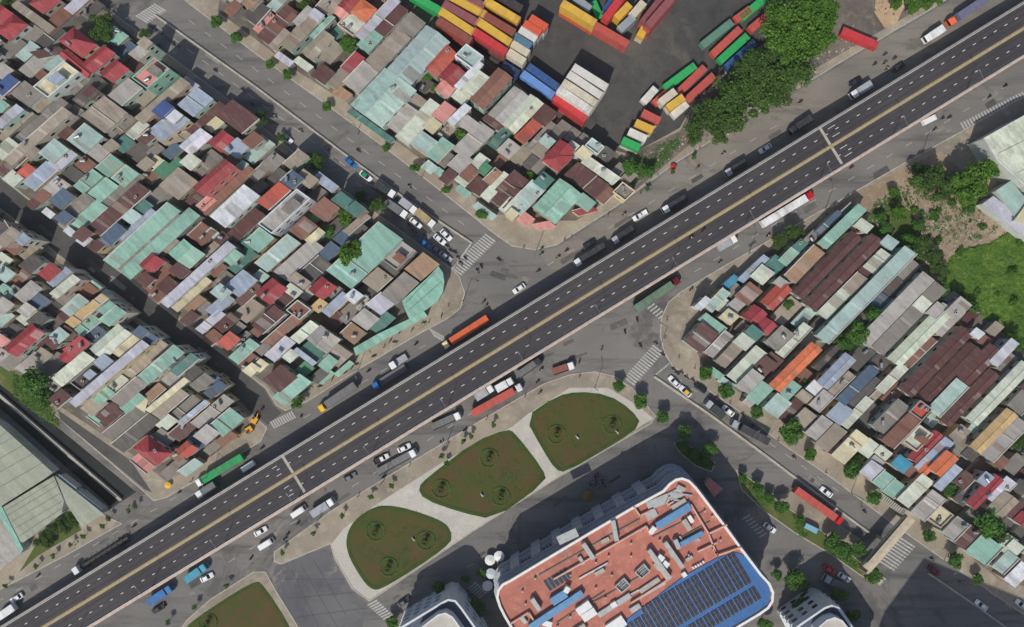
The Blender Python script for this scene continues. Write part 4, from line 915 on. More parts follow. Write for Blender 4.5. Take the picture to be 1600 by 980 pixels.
for (x, y) in ((972, 914), (1003, 892)):      # two sunken pits full of pipework
    rim = [(x - 12, y + 2), (x + 3, y - 12), (x + 13, y), (x - 1, y + 12)]
    q4 = [ML(*p) for p in rim]; i4 = [v + (sum(q4, Vector()) / 4 - v) * 0.18 for v in q4]; m = MB()
    for i in range(4): m.prism([q4[i], q4[(i + 1) % 4], i4[(i + 1) % 4], i4[i]], MZ - 0.8, MZ + 0.5)
    m.build('pit_wall', M_GREYD, mall); m = MB(); m.prism(i4, MZ - 0.8, MZ - 0.7); m.build('pit_floor', M_DARK, mall); m = MB()
    for k in range(6):
        t = (k + 0.5) / 6; a = i4[0].lerp(i4[1], t); b2 = i4[3].lerp(i4[2], t); m.tube((a.x, a.y, MZ - 0.35), (b2.x, b2.y, MZ - 0.35), 0.16, n=6)
        if k % 2: m.tube((i4[0].lerp(i4[3], t).x, i4[0].lerp(i4[3], t).y, MZ - 0.1), (i4[1].lerp(i4[2], t).x, i4[1].lerp(i4[2], t).y, MZ - 0.1), 0.14, n=6)
    m.build('pipework', M_STEEL, mall)
# screed joints across the terrace
for r in ((830, 888, 850, 922), (880, 858, 902, 896), (938, 824, 960, 862), (985, 796, 1008, 836), (1030, 772, 1046, 800), (800, 925, 1010, 802), (860, 950, 960, 892)):
    mbox('screed_joint', *r, 0.12, 0.0, 0.02, M_CONCD)
for x, y in ((815, 925), (835, 905), (890, 900), (930, 880), (950, 870), (985, 850), (1000, 830), (1060, 800), (1100, 800), (1112, 808), (1125, 845), (930, 920), (955, 900), (985, 870), (870, 980), (890, 965), (945, 935), (820, 945), (1030, 845), (1075, 868)): mbox('vent_pipe', x, y, x + 2.0, y - 1.0, 0.5, 0, 1.0, M_GREYD)
for r in ((1050, 770, 1082, 775), (1048, 780, 1078, 786), (985, 930, 1018, 912), (1000, 935, 1040, 912), (1062, 838, 1072, 852), (905, 905, 950, 880)): mbox('pipe_run', *r, 0.5, 0.1, 0.6, M_STEEL)
for r in ((935, 962, 985, 930, 1.6, 0.9), (1000, 925, 1030, 905, 1.4, 0.8), (1050, 795, 1072, 782, 1.6, 0.7), (1035, 815, 1060, 800, 1.2, 1.0), (1068, 812, 1078, 828, 1.5, 1.2), (1084, 836, 1092, 846, 1.2, 1.0), (930, 898, 944, 890, 1.2, 1.0), (1022, 880, 1030, 890, 1.0, 1.3), (1046, 860, 1052, 870, 1.1, 1.1), (1072, 876, 1082, 870, 1.0, 0.9), (985, 955, 1000, 946, 1.5, 1.0), (815, 965, 822, 974, 1.2, 1.0), (896, 990, 915, 978, 2.0, 1.3), (1058, 760, 1070, 766, 1.2, 0.9), (940, 848, 952, 842, 1.2, 0.7), (905, 870, 912, 882, 1.0, 0.9)):
    mbox('roof_unit', r[0], r[1], r[2], r[3], r[4], 0.0, r[5], M_GREYD if int(r[0]) % 2 else M_CONC)
for r in ((842, 900, 1000, 812), (1020, 840, 1100, 800), (870, 975, 945, 925), (905, 955, 1000, 902), (1046, 852, 1110, 816)): mbox('cable_tray', *r, 0.35, 0.05, 0.3, M_CONCD)
# small skylight grid
for i in range(4):
    for j in range(6):
        s = (j + 0.5) / 6; t = (i + 0.5) / 4
        x = 849 + (885 - 849) * s + (858 - 849) * t; y = 911 + (888 - 911) * s + (925 - 911) * t
        l_ = ML(x, y); o = put('skylight_pane', ME_PAN, mall, loc=(l_.x, l_.y, MZ - 0.68), scale=(1.15, 0.62, 1))

# two white stepped buildings at the lower edge
def stepped(name, outer, inner, label):
    ho, hi = 15.0, 17.5
    c = P(sum(p[0] for p in outer) / len(outer), sum(p[1] for p in outer) / len(outer), ho)
    root = empty(name, (c.x, c.y, 0)); tag(root, label, 'building')
    L2 = lambda p, z: P(p[0], p[1], z) - Vector((c.x, c.y, z))
    qo = [L2(p, ho) for p in outer]; qi = [L2(p, hi) for p in inner]
    if area(qo) < 0: qo = qo[::-1]
    if area(qi) < 0: qi = qi[::-1]
    wm = plain('stepped_white', (206, 210, 212), 0.7, var=0.12)
    m = MB(); m.prism(qo, 0, ho - 1.2); m.build('wall', wm, root)
    m = MB(); m.prism(offset(qo, 0.5), ho - 1.19, ho - 1.1); m.build('terrace', plain('slate_deck', (78, 88, 104), 0.7), root)
    m = MB(); a2 = offset(qo, 0.6); n = len(qo)
    for i in range(n): k = (i + 1) % n; m.prism([qo[i], qo[k], a2[k], a2[i]], ho - 1.2, ho)
    m.build('parapet', wm, root)
    m = MB(); m.prism(qi, ho - 1.1, hi - 0.4); m.build('upper_storey', wm, root)
    m = MB(); m.prism(offset(qi, 0.3), hi - 0.41, hi - 0.3); m.build('roof', M_PLAZA, root)
    m = MB(); a2 = offset(qi, 0.4); n = len(qi)
    for i in range(n): k = (i + 1) % n; m.prism([qi[i], qi[k], a2[k], a2[i]], hi - 0.5, hi + 0.2)
    m.build('upper_parapet', wm, root)
    n = len(qo)
    for i in range(n):
        k = (i + 1) % n; e = qo[k] - qo[i]; L_ = e.length
        if L_ < 3: continue
        e = e.normalized(); ang = math.atan2(e.y, e.x); nn = Vector((e.y, -e.x, 0)); nx = min(10, int(L_ / 3.2))
        for fl in range(4):
            for j in range(nx):
                s = (j + 0.5) / nx * L_; pp = qo[i] + e * s + nn * 0.03; put('window', ME_WIN, root, loc=(pp.x, pp.y, 2.2 + fl * 3.2), rotz=ang, scale=(1.9, 2, 2.0))
        for fl in range(4):
            m = MB(); a_ = qo[i]; b3 = qo[k]; m.prism([a_ + nn * 0.5, b3 + nn * 0.5, b3 - nn * 0.05, a_ - nn * 0.05], 3.5 + fl * 3.2, 3.75 + fl * 3.2); m.build('balcony_ledge', wm, root)
    for (u_, v_) in ((0.3, 0.85), (0.52, 0.85), (0.72, 0.8)):
        pp = qo[1].lerp(qi[1], 0.55) * 0.0
    return root
stepped('stepped_building', [(624, 981), (690, 941), (700, 936), (712, 938), (722, 950), (746, 984), (790, 1060), (700, 1110)], [(654, 983), (684, 960), (696, 957), (707, 963), (724, 986), (755, 1040), (700, 1075)], 'white building with octagonal cream roof at the lower edge, left of the mall')
stepped('stepped_building', [(1240, 982), (1288, 949), (1299, 945), (1311, 949), (1334, 982), (1380, 1050), (1300, 1100)], [(1274, 983), (1292, 968), (1304, 964), (1316, 969), (1328, 984), (1345, 1040), (1300, 1065)], 'white building with octagonal cream roof at the lower edge, right of the mall')
# pink-roofed kiosk beside the mall
poly_building('kiosk', [(1108, 746), (1130, 764), (1116, 777), (1101, 757)], 3.4, 'p', 'small dull pink roofed kiosk in the shade beside the mall', 'kiosk', mat=M_FLAT)

# tower beyond the lower edge whose shadow falls over the avenue
TH = 58.0
tx = [P(1362, 1096), P(1610, 1196), P(1560, 1300), P(1300, 1180)]
c = sum(tx, Vector()) / 4; tower = empty('office_tower', (c.x, c.y, 0)); tag(tower, 'tall office tower standing beyond the lower right edge, seen by its shadow', 'tower')
q = [p - c for p in tx]; q = q if area(q) > 0 else q[::-1]
m = MB(); m.prism(q, 0, TH); m.build('wall', M_MWALL, tower)
m = MB(); a2 = offset(q, -0.4)
for i in range(4):
    for fl in range(15):
        k = (i + 1) % 4; m.prism([q[i].lerp(q[k], 0.03) + (a2[i] - q[i]) * 0.3, q[i].lerp(q[k], 0.97) + (a2[k] - q[k]) * 0.3, q[i].lerp(q[k], 0.97), q[i].lerp(q[k], 0.03)], 3 + fl * 3.6, 5 + fl * 3.6)
m.build('window_band', M_GLASS, tower)

# ------------------------------------------------------------------ flyover
FZ = 7.2; FW = 14.8
fc0 = P(800, 533, FZ); fdir = Vector((1, 0.611, 0)).normalized(); fang = math.atan2(fdir.y, fdir.x)
fly = empty('flyover', (fc0.x, fc0.y, 0), fang)
tag(fly, 'long dark asphalt flyover crossing the whole picture above the junction', 'flyover')
FL0, FL1 = -260.0, 250.0
JL = (-79.2, 115.8)                       # expansion joints: ramps begin beyond them
def fz(s):
    if s < JL[0]: return max(0.4, FZ - (JL[0] - s) * 0.030)
    if s > JL[1]: return max(0.4, FZ - (s - JL[1]) * 0.024)
    return FZ
SEG = [FL0 + i * (FL1 - FL0) / 60 for i in range(61)]
def ribbon(name, y0, y1, dz0, dz1, mat, parent=None, s0=FL0, s1=FL1):
    ss = [s for s in SEG if s0 < s < s1]; ss = [s0] + ss + [s1]; m = MB(); n = len(ss)
    vs = []
    for s in ss: z = fz(s); vs += [(s, y0, z + dz0), (s, y1, z + dz0), (s, y1, z + dz1), (s, y0, z + dz1)]
    fs = [(0, 1, 2, 3), (4 * n - 1, 4 * n - 2, 4 * n - 3, 4 * n - 4)]
    for i in range(n - 1):
        for k in range(4): a = 4 * i + k; b2 = 4 * i + (k + 1) % 4; fs.append((a, b2, b2 + 4, a + 4))
    m.add(vs, fs); return m.build(name, mat, parent or fly)
hw = FW / 2
ribbon('deck_slab', -hw, hw, -0.9, -0.05, M_CONC)
ribbon('carriageway', -hw + 0.6, -0.54, -0.05, 0.0, M_DECK); ribbon('carriageway', 0.54, hw - 0.6, -0.05, 0.0, M_DECK)
ribbon('parapet', hw - 0.6, hw - 0.12, -0.05, 0.75, M_CONC); ribbon('parapet', -hw + 0.12, -hw + 0.6, -0.05, 0.75, M_CONC)
ribbon('median_strip', -0.36, 0.36, -0.05, 0.22, M_TANSTRIP); ribbon('median_line', 0.37, 0.55, -0.05, 0.02, M_YELLOW); ribbon('median_line', -0.55, -0.37, -0.05, 0.02, M_YELLOW)
ribbon('edge_line', hw - 0.95, hw - 0.8, 0.0, 0.006, M_PAINTB); ribbon('edge_line', -hw + 0.8, -hw + 0.95, 0.0, 0.006, M_PAINTB)
ribbon('handrail', hw - 0.42, hw - 0.32, 1.0, 1.1, M_STEEL); ribbon('handrail', -hw + 0.32, -hw + 0.42, 1.0, 1.1, M_STEEL)
m = MB(); m.box(-0.05, -0.05, 0, 0.05, 0.05, 0.36); ME_RP = m.mesh('rail_post', M_STEEL)
m = MB()
s = FL0 + 1
while s < FL1:
    for y in (hw - 0.37, -hw + 0.37): m.box(s - .05, y - .05, fz(s) + 0.7, s + .05, y + .05, fz(s) + 1.05)
    s += 2.0
m.build('rail_posts', M_STEEL, fly)['kind'] = 'stuff'
# pinkish drain kerb along the lower side
ribbon('drain_kerb', -hw - 0.55, -hw - 0.02, -0.75, -0.35, plain('pink_kerb', (196, 172, 158), 0.85))
m = MB(); m.box(-0.55, -0.1, 0, 0.55, 0.1, 0.008); ME_FD = m.mesh('lane_dash', M_PAINTB)
k = 0
for row in (1, -1):
    s = FL0 + 2
    while s < FL1:
        if -245 < s < 240:
            o = put('lane_dash', ME_FD, fly, loc=(s, row * (hw + 0.15) / 2, fz(s) + 0.004)); k += 1
        s += 3.9
m = MB(); m.box(-1.3, -0.08, 0, 1.3, 0.08, 0.008); ME_FD2 = m.mesh('joint_dash', M_PAINTB)
for js, off in ((JL[0], -3.6), (JL[1], 3.2)):
    m = MB()
    for y0, y1 in ((-hw + 0.62, -0.57), (0.57, hw - 0.62)):
        m = MB(); m.box(js - 0.42, y0, FZ + 0.003, js + 0.42, y1, FZ + 0.014); m.build('expansion_joint', M_CONC, fly)
    for y in (2.2, 5.0, -2.2, -5.0): put('joint_dash', ME_FD2, fly, loc=(js + off, y, fz(js + off) + 0.005))
# ramps stand on solid walls, the middle on pairs of piers
def solid(s0, s1):
    n = 24; m = MB(); vs = []
    for i in range(n + 1):
        s = s0 + (s1 - s0) * i / n; vs += [(s, -hw + 0.4, 0), (s, hw - 0.4, 0), (s, hw - 0.4, fz(s) - 0.9), (s, -hw + 0.4, fz(s) - 0.9)]
    fs = []
    for i in range(n):
        for k in (1, 3): a = 4 * i + k; b2 = 4 * i + (k + 1) % 4; fs.append((a, b2, b2 + 4, a + 4))
    fs += [(0, 1, 2, 3), (4 * n, 4 * n + 1, 4 * n + 2, 4 * n + 3)]
    m.add(vs, fs); m.build('ramp_wall', M_CONC, fly)
solid(FL0, JL[0] + 0.8); solid(JL[1] - 0.8, FL1)
m = MB(); m.tube((0, 4, 0), (0, 4, FZ - 1.6), 0.75, n=14); m.tube((0, -4, 0), (0, -4, FZ - 1.6), 0.75, n=14); m.box(-0.8, -6.4, FZ - 1.62, 0.8, 6.4, FZ - 0.91)
ME_PIER = m.mesh('pier', M_CONC)
for i in range(1, 7): put('pier', ME_PIER, fly, loc=(JL[0] + i * (JL[1] - JL[0]) / 7, 0, 0))
# lamp posts along the lower parapet
m = MB(); m.tube((0, 0, 0), (0, 0, 8.5), 0.11, 0.07, n=8); m.tube((0, 0, 8.4), (0, 2.6, 9.0), 0.06, 0.05, n=6); ME_POST = m.mesh('post', M_POST)
m = MB(); m.hexa([(-.16, 2.4, 8.9), (.16, 2.4, 8.9), (.12, 3.3, 9.05), (-.12, 3.3, 9.05)], [(-.13, 2.4, 9.03), (.13, 2.4, 9.03), (.09, 3.3, 9.15), (-.09, 3.3, 9.15)]); ME_HEAD = m.mesh('lamp_head', M_POST)
for i, s in enumerate(range(-216, 220, 27)):
    w_ = fc0 + fdir * s + Vector((fdir.y, -fdir.x, 0)) * (hw - 0.85)
    lp = empty('street_lamp', (w_.x, w_.y, fz(s)), fang); put('post', ME_POST, lp); put('lamp_head', ME_HEAD, lp)
    k = H - fz(s); px, py = w_.x / k * F + 800, 490 - w_.y / k * F
    tag(lp, cat='street lamp', group='lamps along the flyover'); lp['label'] = 'grey curved-arm street lamp on the flyover, %s counted from the lower left' % ordinal(i + 1)
m = MB(); m.tube((0, 0, 0), (0, 0, 9.0), 0.12, 0.07, n=8); m.tube((0, 0, 8.9), (1.8, 0, 9.4), 0.06, 0.05, n=6); ME_POST2 = m.mesh('post', M_POST)
m = MB(); m.hexa([(1.7, -.16, 9.3), (2.6, -.12, 9.45), (2.6, .12, 9.45), (1.7, .16, 9.3)], [(1.7, -.13, 9.44), (2.6, -.1, 9.56), (2.6, .1, 9.56), (1.7, .13, 9.44)]); ME_HEAD2 = m.mesh('lamp_head', M_POST)
for x, y, a_ in ((929, 606, 100), (1030, 545, 160), (838, 392, 250), (724, 470, 330), (560, 577, 300), (470, 632, 300), (330, 742, 300), (1010, 300, 300), (1130, 212, 300), (1260, 128, 300), (700, 688, 120), (600, 750, 120), (500, 810, 120), (1180, 662, 210), (1330, 770, 210), (1475, 876, 210), (560, 203, 220), (450, 122, 220), (660, 277, 220), (1170, 396, 120), (1290, 326, 120), (1440, 240, 120)):
    lp = empty('street_lamp', P(x, y, 0.12), R(a_)); put('post', ME_POST2, lp); put('lamp_head', ME_HEAD2, lp)
    tag(lp, cat='street lamp', group='lamps along the pavements'); pend(lp, 'tall slim street lamp', 'on the pavement edge', x, y)

# ------------------------------------------------------------------ pedestrian footbridge
fa, fb = P(1352, 888, 6.2), P(1421, 808, 6.2); c = (fa + fb) / 2; d = (fb - fa); L_ = d.length; ang = math.atan2(d.y, d.x)
fbr = empty('footbridge', (c.x, c.y, 0), ang); tag(fbr, 'beige pedestrian footbridge over the avenue near the mall', 'footbridge')
M_BEIGE = plain('beige_roof', (190, 177, 152), 0.7, var=0.18)
m = MB(); m.box(-L_ / 2, -1.25, 5.0, L_ / 2, 1.25, 5.4); m.build('deck', M_CONC, fbr)
m = MB(); m.hexa([(-L_ / 2, -1.35, 7.6), (L_ / 2, -1.35, 7.6), (L_ / 2, 1.35, 7.6), (-L_ / 2, 1.35, 7.6)], [(-L_ / 2, -0.2, 8.0), (L_ / 2, -0.2, 8.0), (L_ / 2, 0.2, 8.0), (-L_ / 2, 0.2, 8.0)]); m.build('canopy', M_BEIGE, fbr)
for y in (-1.2, 1.2):
    m = MB(); m.box(-L_ / 2, y - 0.05, 5.4, L_ / 2, y + 0.05, 6.5); m.build('railing', M_STEEL, fbr)
for x in (-L_ / 2 + 1.0, 0, L_ / 2 - 1.0):
    m = MB(); m.box(x - 0.4, -0.8, 0, x + 0.4, 0.8, 5.0); m.build('pier', M_CONC, fbr)
    for y in (-1.1, 1.1):
        m = MB(); m.box(x - .07, y - .07, 5.4, x + .07, y + .07, 7.62); m.build('canopy_post', M_STEEL, fbr)
for e, sg in ((-L_ / 2, -1), (L_ / 2, 1)):
    m = MB()
    for i in range(16): m.box(e - 0.9, sg * (1.7 + i * 0.55) if sg > 0 else -(1.7 + (i + 1) * 0.55), 0, e + 0.9, sg * (1.7 + (i + 1) * 0.55) if sg > 0 else -(1.7 + i * 0.55), 5.2 - i * 0.33)
    m.build('stairs', M_CONC, fbr)

# ------------------------------------------------------------------ containers
CC = {'y': ((216, 172, 66), 'yellow'), 'p': ((142, 80, 84), 'maroon'), 'r': ((196, 52, 56), 'red'), 'n': ((140, 74, 62), 'brown'), 'o': ((212, 92, 62), 'orange-red'), 's': ((188, 84, 74), 'faded red'),
      'g': ((40, 168, 90), 'green'), 'G': ((92, 136, 116), 'grey-green'), 'w': ((214, 210, 202), 'off-white'), 'b': ((44, 84, 138), 'blue'), 'l': ((104, 146, 206), 'light blue'), 'B': ((40, 58, 92), 'navy'), 't': ((86, 122, 142), 'blue-grey'), 'c': ((206, 196, 174), 'cream'), 'h': ((150, 158, 162), 'grey'), 'd': ((62, 54, 56), 'dark')}
CM = {}
def cont_meshes(L_):
    if L_ in CM: return CM[L_]
    W, Hh = 2.44, 2.59; m = MB(); n = int(L_ / 0.55)
    for sg in (-1, 1):          # corrugated side walls
        y = sg * (W / 2 - 0.06)
        for i in range(n):
            x0 = -L_ / 2 + 0.12 + i * (L_ - 0.24) / n; x1 = x0 + (L_ - 0.24) / n; dd = 0.0 if i % 2 else 0.05
            m.add([(x0, y - sg * dd, 0.15), (x1, y - sg * dd, 0.15), (x1, y - sg * dd, Hh - .1), (x0, y - sg * dd, Hh - .1)], [(0, 1, 2, 3)])
    m.add([(-L_ / 2 + .05, -W / 2 + .08, .15), (-L_ / 2 + .05, W / 2 - .08, .15), (-L_ / 2 + .05, W / 2 - .08, Hh - .1), (-L_ / 2 + .05, -W / 2 + .08, Hh - .1)], [(0, 1, 2, 3)])
    m.box(-L_ / 2 + .1, -W / 2 + .12, 0.08, L_ / 2 - .1, W / 2 - .12, 0.16)
    side = m.mesh('side_walls', M_CONT)
    m = MB(); n = int(L_ / 1.1)
    for i in range(n):
        x0 = -L_ / 2 + 0.1 + i * (L_ - 0.2) / n; x1 = x0 + (L_ - 0.2) / n
        m.box(x0, -W / 2 + .07, Hh - 0.12, x1 - 0.14, W / 2 - .07, Hh - 0.02); m.box(x1 - 0.14, -W / 2 + .07, Hh - 0.12, x1, W / 2 - .07, Hh - 0.06)
    roof = m.mesh('roof', M_CONT)
    m = MB()
    for sx in (-1, 1):
        for sy in (-1, 1): m.box(sx * L_ / 2 - (0.16 if sx > 0 else 0), sy * W / 2 - (0.14 if sy > 0 else 0), 0, sx * L_ / 2 + (0.16 if sx < 0 else 0), sy * W / 2 + (0.14 if sy < 0 else 0), Hh)
        m.box(sx * L_ / 2 - (0.1 if sx > 0 else 0), -W / 2 + .14, Hh - 0.12, sx * L_ / 2 + (0.1 if sx < 0 else 0), W / 2 - .14, Hh - 0.004)
    for sy in (-1, 1):
        m.box(-L_ / 2 + .16, sy * W / 2 - (0.06 if sy > 0 else 0), Hh - 0.12, L_ / 2 - .16, sy * W / 2 + (0.06 if sy < 0 else 0), Hh - 0.004); m.box(-L_ / 2 + .16, sy * W / 2 - (0.06 if sy > 0 else 0), 0, L_ / 2 - .16, sy * W / 2 + (0.06 if sy < 0 else 0), 0.15)
    frame = m.mesh('frame', M_CONT)
    m = MB(); m.box(L_ / 2 - .06, 0.01, 0.14, L_ / 2 - .02, W / 2 - .15, Hh - .13); m.tube((L_ / 2 - .01, 0.35, 0.2), (L_ / 2 - .01, 0.35, Hh - .2), 0.03, n=5); m.tube((L_ / 2 - .01, 0.8, 0.2), (L_ / 2 - .01, 0.8, Hh - .2), 0.03, n=5)
    door = m.mesh('door', M_CONT)
    CM[L_] = (side, roof, frame, door); return CM[L_]
def container(loc, ang, L_, col, tier, top, px, py, where):
    root = empty('shipping_container', loc, ang); c = lin(CC[col][0]); side, roof, frame, door = cont_meshes(L_)
    put('side_walls', side, root, c); put('roof', roof, root, tuple(v * 1.03 for v in c)); put('frame', frame, root, tuple(v * 0.92 for v in c))
    put('door', door, root, c); o = put('door', door, root, c, scale=(1, -1, 1))
    tag(root, cat='container', group='containers in the yard')
    tw = 'on the ground' if top == 1 else ('at stack top' if tier == top - 1 else ('at stack bottom' if tier == 0 else ('in tier two' if tier == 1 else 'in tier three')))
    pend(root, '%s shipping container %s' % (CC[col][1], tw), where, px, py); return root
rgc = random.Random(5)
def stack(x0, y0, x1, y1, cols, L_=12.19, where='in the yard', under='nprs'):
    """x0..y1: photo pixels of the top face's centre line; cols: colours from the top down"""
    nT = len(cols); zt = nT * 2.6 + 0.14
    a, b2 = P(x0, y0, zt), P(x1, y1, zt); c = (a + b2) / 2; ang = math.atan2(b2.y - a.y, b2.x - a.x)
    for k in range(nT): container((c.x, c.y, 0.14 + (nT - 1 - k) * 2.6), ang, L_, cols[k], nT - 1 - k, nT, (x0 + x1) / 2, (y0 + y1) / 2, where)
def Z(ox, oy, sc, rows, where):
    for r in rows.strip().splitlines():
        for it in r.split(','):
            t = it.split()
            if t: stack(*[float(v) / sc + (ox, oy)[i % 2] for i, v in enumerate(t[:4])], t[4], float(t[5]) if len(t) > 5 else 12.19, where)
W1 = 'by the mint warehouse'
Z(620, 0, 6.667, """
600 -20 880 130 ynpn,500 40 830 230 pnrn,460 115 790 330 ynpr,425 205 770 425 nrpn,900 -10 1290 225 yprn,860 125 1230 345 nyrp,840 215 1180 440 yrnp,800 320 1130 535 rpnd
560 -130 900 60 prny,930 -130 1310 100 dBpn,200 -30 430 100 gg
""", W1)
W2 = 'in the mixed stack'
Z(620, 0, 6.667, """
1395 185 1555 285 owh 6.06,1330 245 1490 345 owh 6.06,1285 305 1450 405 wht 6.06,1225 375 1395 480 tbh 6.06,1195 450 1375 560 cwh 6.06,1160 535 1330 645 cwt 6.06,1100 665 1270 770 Bb 6.06
""", W2)
W3 = 'in the white block'
Z(800, 0, 4, """
395 425 580 540 wwww,365 470 545 590 wwwc,330 520 515 640 cwww,300 562 485 685 wwwh
280 612 450 735 rrs,75 465 250 590 lb,110 420 285 545 bB
""", W3)
W4 = 'in the top row'
Z(860, 0, 6.667, """
140 40 450 230 yyo,480 270 790 450 ss,240 -40 430 110 hw 6.06,460 60 500 150 g 6.06,620 130 760 -60 rsn,690 190 830 40 yy 6.06,730 300 860 180 hh 6.06,590 90 680 -40 bh 6.06
1000 190 1180 -40 psp,1060 220 1250 0 psps,880 130 940 60 cy 6.06,1000 260 960 330 yc 6.06
""", W4)
W5 = 'by the grove'
Z(800, 0, 4, """
1195 280 1370 140 G,1260 335 1420 185 s,1300 380 1470 225 g,1350 415 1510 270 b,950 555 1150 405 g,1050 570 1190 435 s,1110 610 1240 490 s
1390 130 1500 50 s 6.06,1460 90 1590 -20 g,1520 160 1640 60 s,900 640 970 580 s 6.06,820 640 900 550 w 6.06
930 640 1020 570 cw 6.06,970 680 1080 600 Yw 6.06,1010 720 1090 650 w 6.06
810 700 930 760 sw 6.06,770 765 885 815 yw 6.06,730 820 840 870 wc 6.06,690 875 800 925 gw 6.06
""".replace('Yw', 'yw'), W5)
stack(1318, 48, 1370, 70, 'r', 12.19, 'beside bright green trees')

# ------------------------------------------------------------------ vehicles
def wheelmesh(r, w):
    m = MB(); m.tube((0, -w / 2, 0), (0, w / 2, 0), r, n=12, mi=0); m.tube((0, -w / 2 - 0.01, 0), (0, w / 2 + 0.01, 0), r * 0.55, n=10, mi=1)
    return m.mesh('wheel', [M_BLACK, M_STEEL])
W_CAR, W_TRK = wheelmesh(0.33, 0.22), wheelmesh(0.5, 0.32)
def prof(pts, w0, w1, zsplit=None):
    """side profile (x, z, halfwidth) extruded across"""
    m = MB(); m.hexa([(x, -w, z) for x, z, w in pts], [(x, w, z) for x, z, w in pts]); return m
CARM = {}
def car_meshes():
    if CARM: return CARM
    m = MB()      # bodywork: lofted sections along the length
    def loft(secs):
        m = MB(); n = len(secs[0])
        vs = [p for s in secs for p in s]; fs = [tuple(range(n)), tuple(len(vs) - 1 - i for i in range(n))]
        for i in range(len(secs) - 1):
            for k in range(n): a = i * n + k; b2 = i * n + (k + 1) % n; fs.append((a, b2, b2 + n, a + n))
        m.add(vs, fs); return m
    def ring(x, w, zb, zt, ws): return [(x, -w, zb), (x, w, zb), (x, w, zt - 0.12), (x, ws, zt), (x, -ws, zt), (x, -w, zt - 0.12)]
    CARM['body'] = loft([ring(-2.2, .74, .38, .82, .6), ring(-2.05, .84, .26, .92, .7), ring(-1.2, .9, .24, .95, .76), ring(0.9, .9, .24, .93, .76), ring(1.8, .86, .26, .82, .68), ring(2.2, .7, .36, .68, .56)]).mesh('body', M_CAR)
    CARM['glass'] = loft([[(-1.75, -.68, .93), (-1.75, .68, .93), (-1.7, .66, .96), (-1.7, -.66, .96)], [(-1.15, -.76, .9), (-1.15, .76, .9), (-1.15, .58, 1.42), (-1.15, -.58, 1.42)], [(0.25, -.76, .9), (0.25, .76, .9), (0.25, .58, 1.44), (0.25, -.58, 1.44)], [(1.05, -.7, .9), (1.05, .7, .9), (1.02, .66, .94), (1.02, -.66, .94)]]).mesh('windows', M_GLASS)
    m = MB(); m.hexa([(-1.2, -.6, 1.41), (.3, -.6, 1.43), (.3, .6, 1.43), (-1.2, .6, 1.41)], [(-1.05, -.52, 1.48), (.15, -.52, 1.49), (.15, .52, 1.49), (-1.05, .52, 1.48)]); CARM['roof'] = m.mesh('roof', M_CAR)
    m = MB(); m.box(2.05, -.16, .55, 2.2, .16, .68); CARM['lamp'] = m.mesh('headlight', M_LITE)
    # pickup / van / lorry pieces
    CARM['vbody'] = loft([ring(-2.6, .88, .4, 1.95, .76), ring(1.3, .9, .3, 1.98, .78), ring(1.9, .9, .3, 1.75, .72), ring(2.35, .86, .3, 1.1, .74), ring(2.6, .76, .4, .85, .64)]).mesh('body', M_CAR)
    m = MB(); m.hexa([(1.86, -.74, 1.72), (2.34, -.76, 1.14), (2.34, .76, 1.14), (1.86, .74, 1.72)], [(1.95, -.7, 1.79), (2.42, -.72, 1.16), (2.42, .72, 1.16), (1.95, .7, 1.79)]); CARM['vglass'] = m.mesh('windscreen', M_GLASS)
    CARM['pbody'] = loft([ring(-.4, .88, .35, 1.0, .78), ring(1.7, .88, .3, .98, .74), ring(2.5, .74, .4, .78, .6)]).mesh('body', M_CAR)
    m = MB(); m.box(-2.6, -.88, .45, -.42, .88, .62); m.box(-2.6, -.88, .62, -.42, -.8, 1.02); m.box(-2.6, .8, .62, -.42, .88, 1.02); m.box(-2.6, -.8, .62, -2.52, .8, 1.02); CARM['pbed'] = m.mesh('load_bed', M_CAR)
    m = MB(); m.hexa([(-.35, -.74, .98), (1.35, -.74, .96), (1.35, .74, .96), (-.35, .74, .98)], [(-.3, -.6, 1.5), (.6, -.6, 1.52), (.6, .6, 1.52), (-.3, .6, 1.5)]); CARM['pglass'] = m.mesh('windows', M_GLASS)
    m = MB(); m.box(-.36, -.62, 1.49, .68, .62, 1.56); CARM['proof'] = m.mesh('roof', M_CAR)
    # lorry cab (front at x = 0, runs back to -2.1)
    CARM['cab'] = loft([[(-2.1, -1.15, .7), (-2.1, 1.15, .7), (-2.1, 1.12, 2.75), (-2.1, -1.12, 2.75)], [(-.5, -1.18, .6), (-.5, 1.18, .6), (-.55, 1.1, 2.8), (-.55, -1.1, 2.8)], [(0, -1.12, .6), (0, 1.12, .6), (-.25, 1.0, 2.55), (-.25, -1.0, 2.55)]]).mesh('cab', M_CAR)
    m = MB(); m.hexa([(-.1, -1.0, 1.6), (-.1, 1.0, 1.6), (-.24, .94, 2.45), (-.24, -.94, 2.45)], [(-.02, -1.0, 1.6), (-.02, 1.0, 1.6), (-.18, .94, 2.45), (-.18, -.94, 2.45)]); CARM['cglass'] = m.mesh('windscreen', M_GLASS)
    m = MB(); m.hexa([(-1.9, -.9, 2.78), (-.7, -.8, 2.8), (-.7, .8, 2.8), (-1.9, .9, 2.78)], [(-1.9, -.9, 3.2), (-1.3, -.7, 3.0), (-1.3, .7, 3.0), (-1.9, .9, 3.2)]); CARM['fairing'] = m.mesh('roof_fairing', M_CAR)
    return CARM
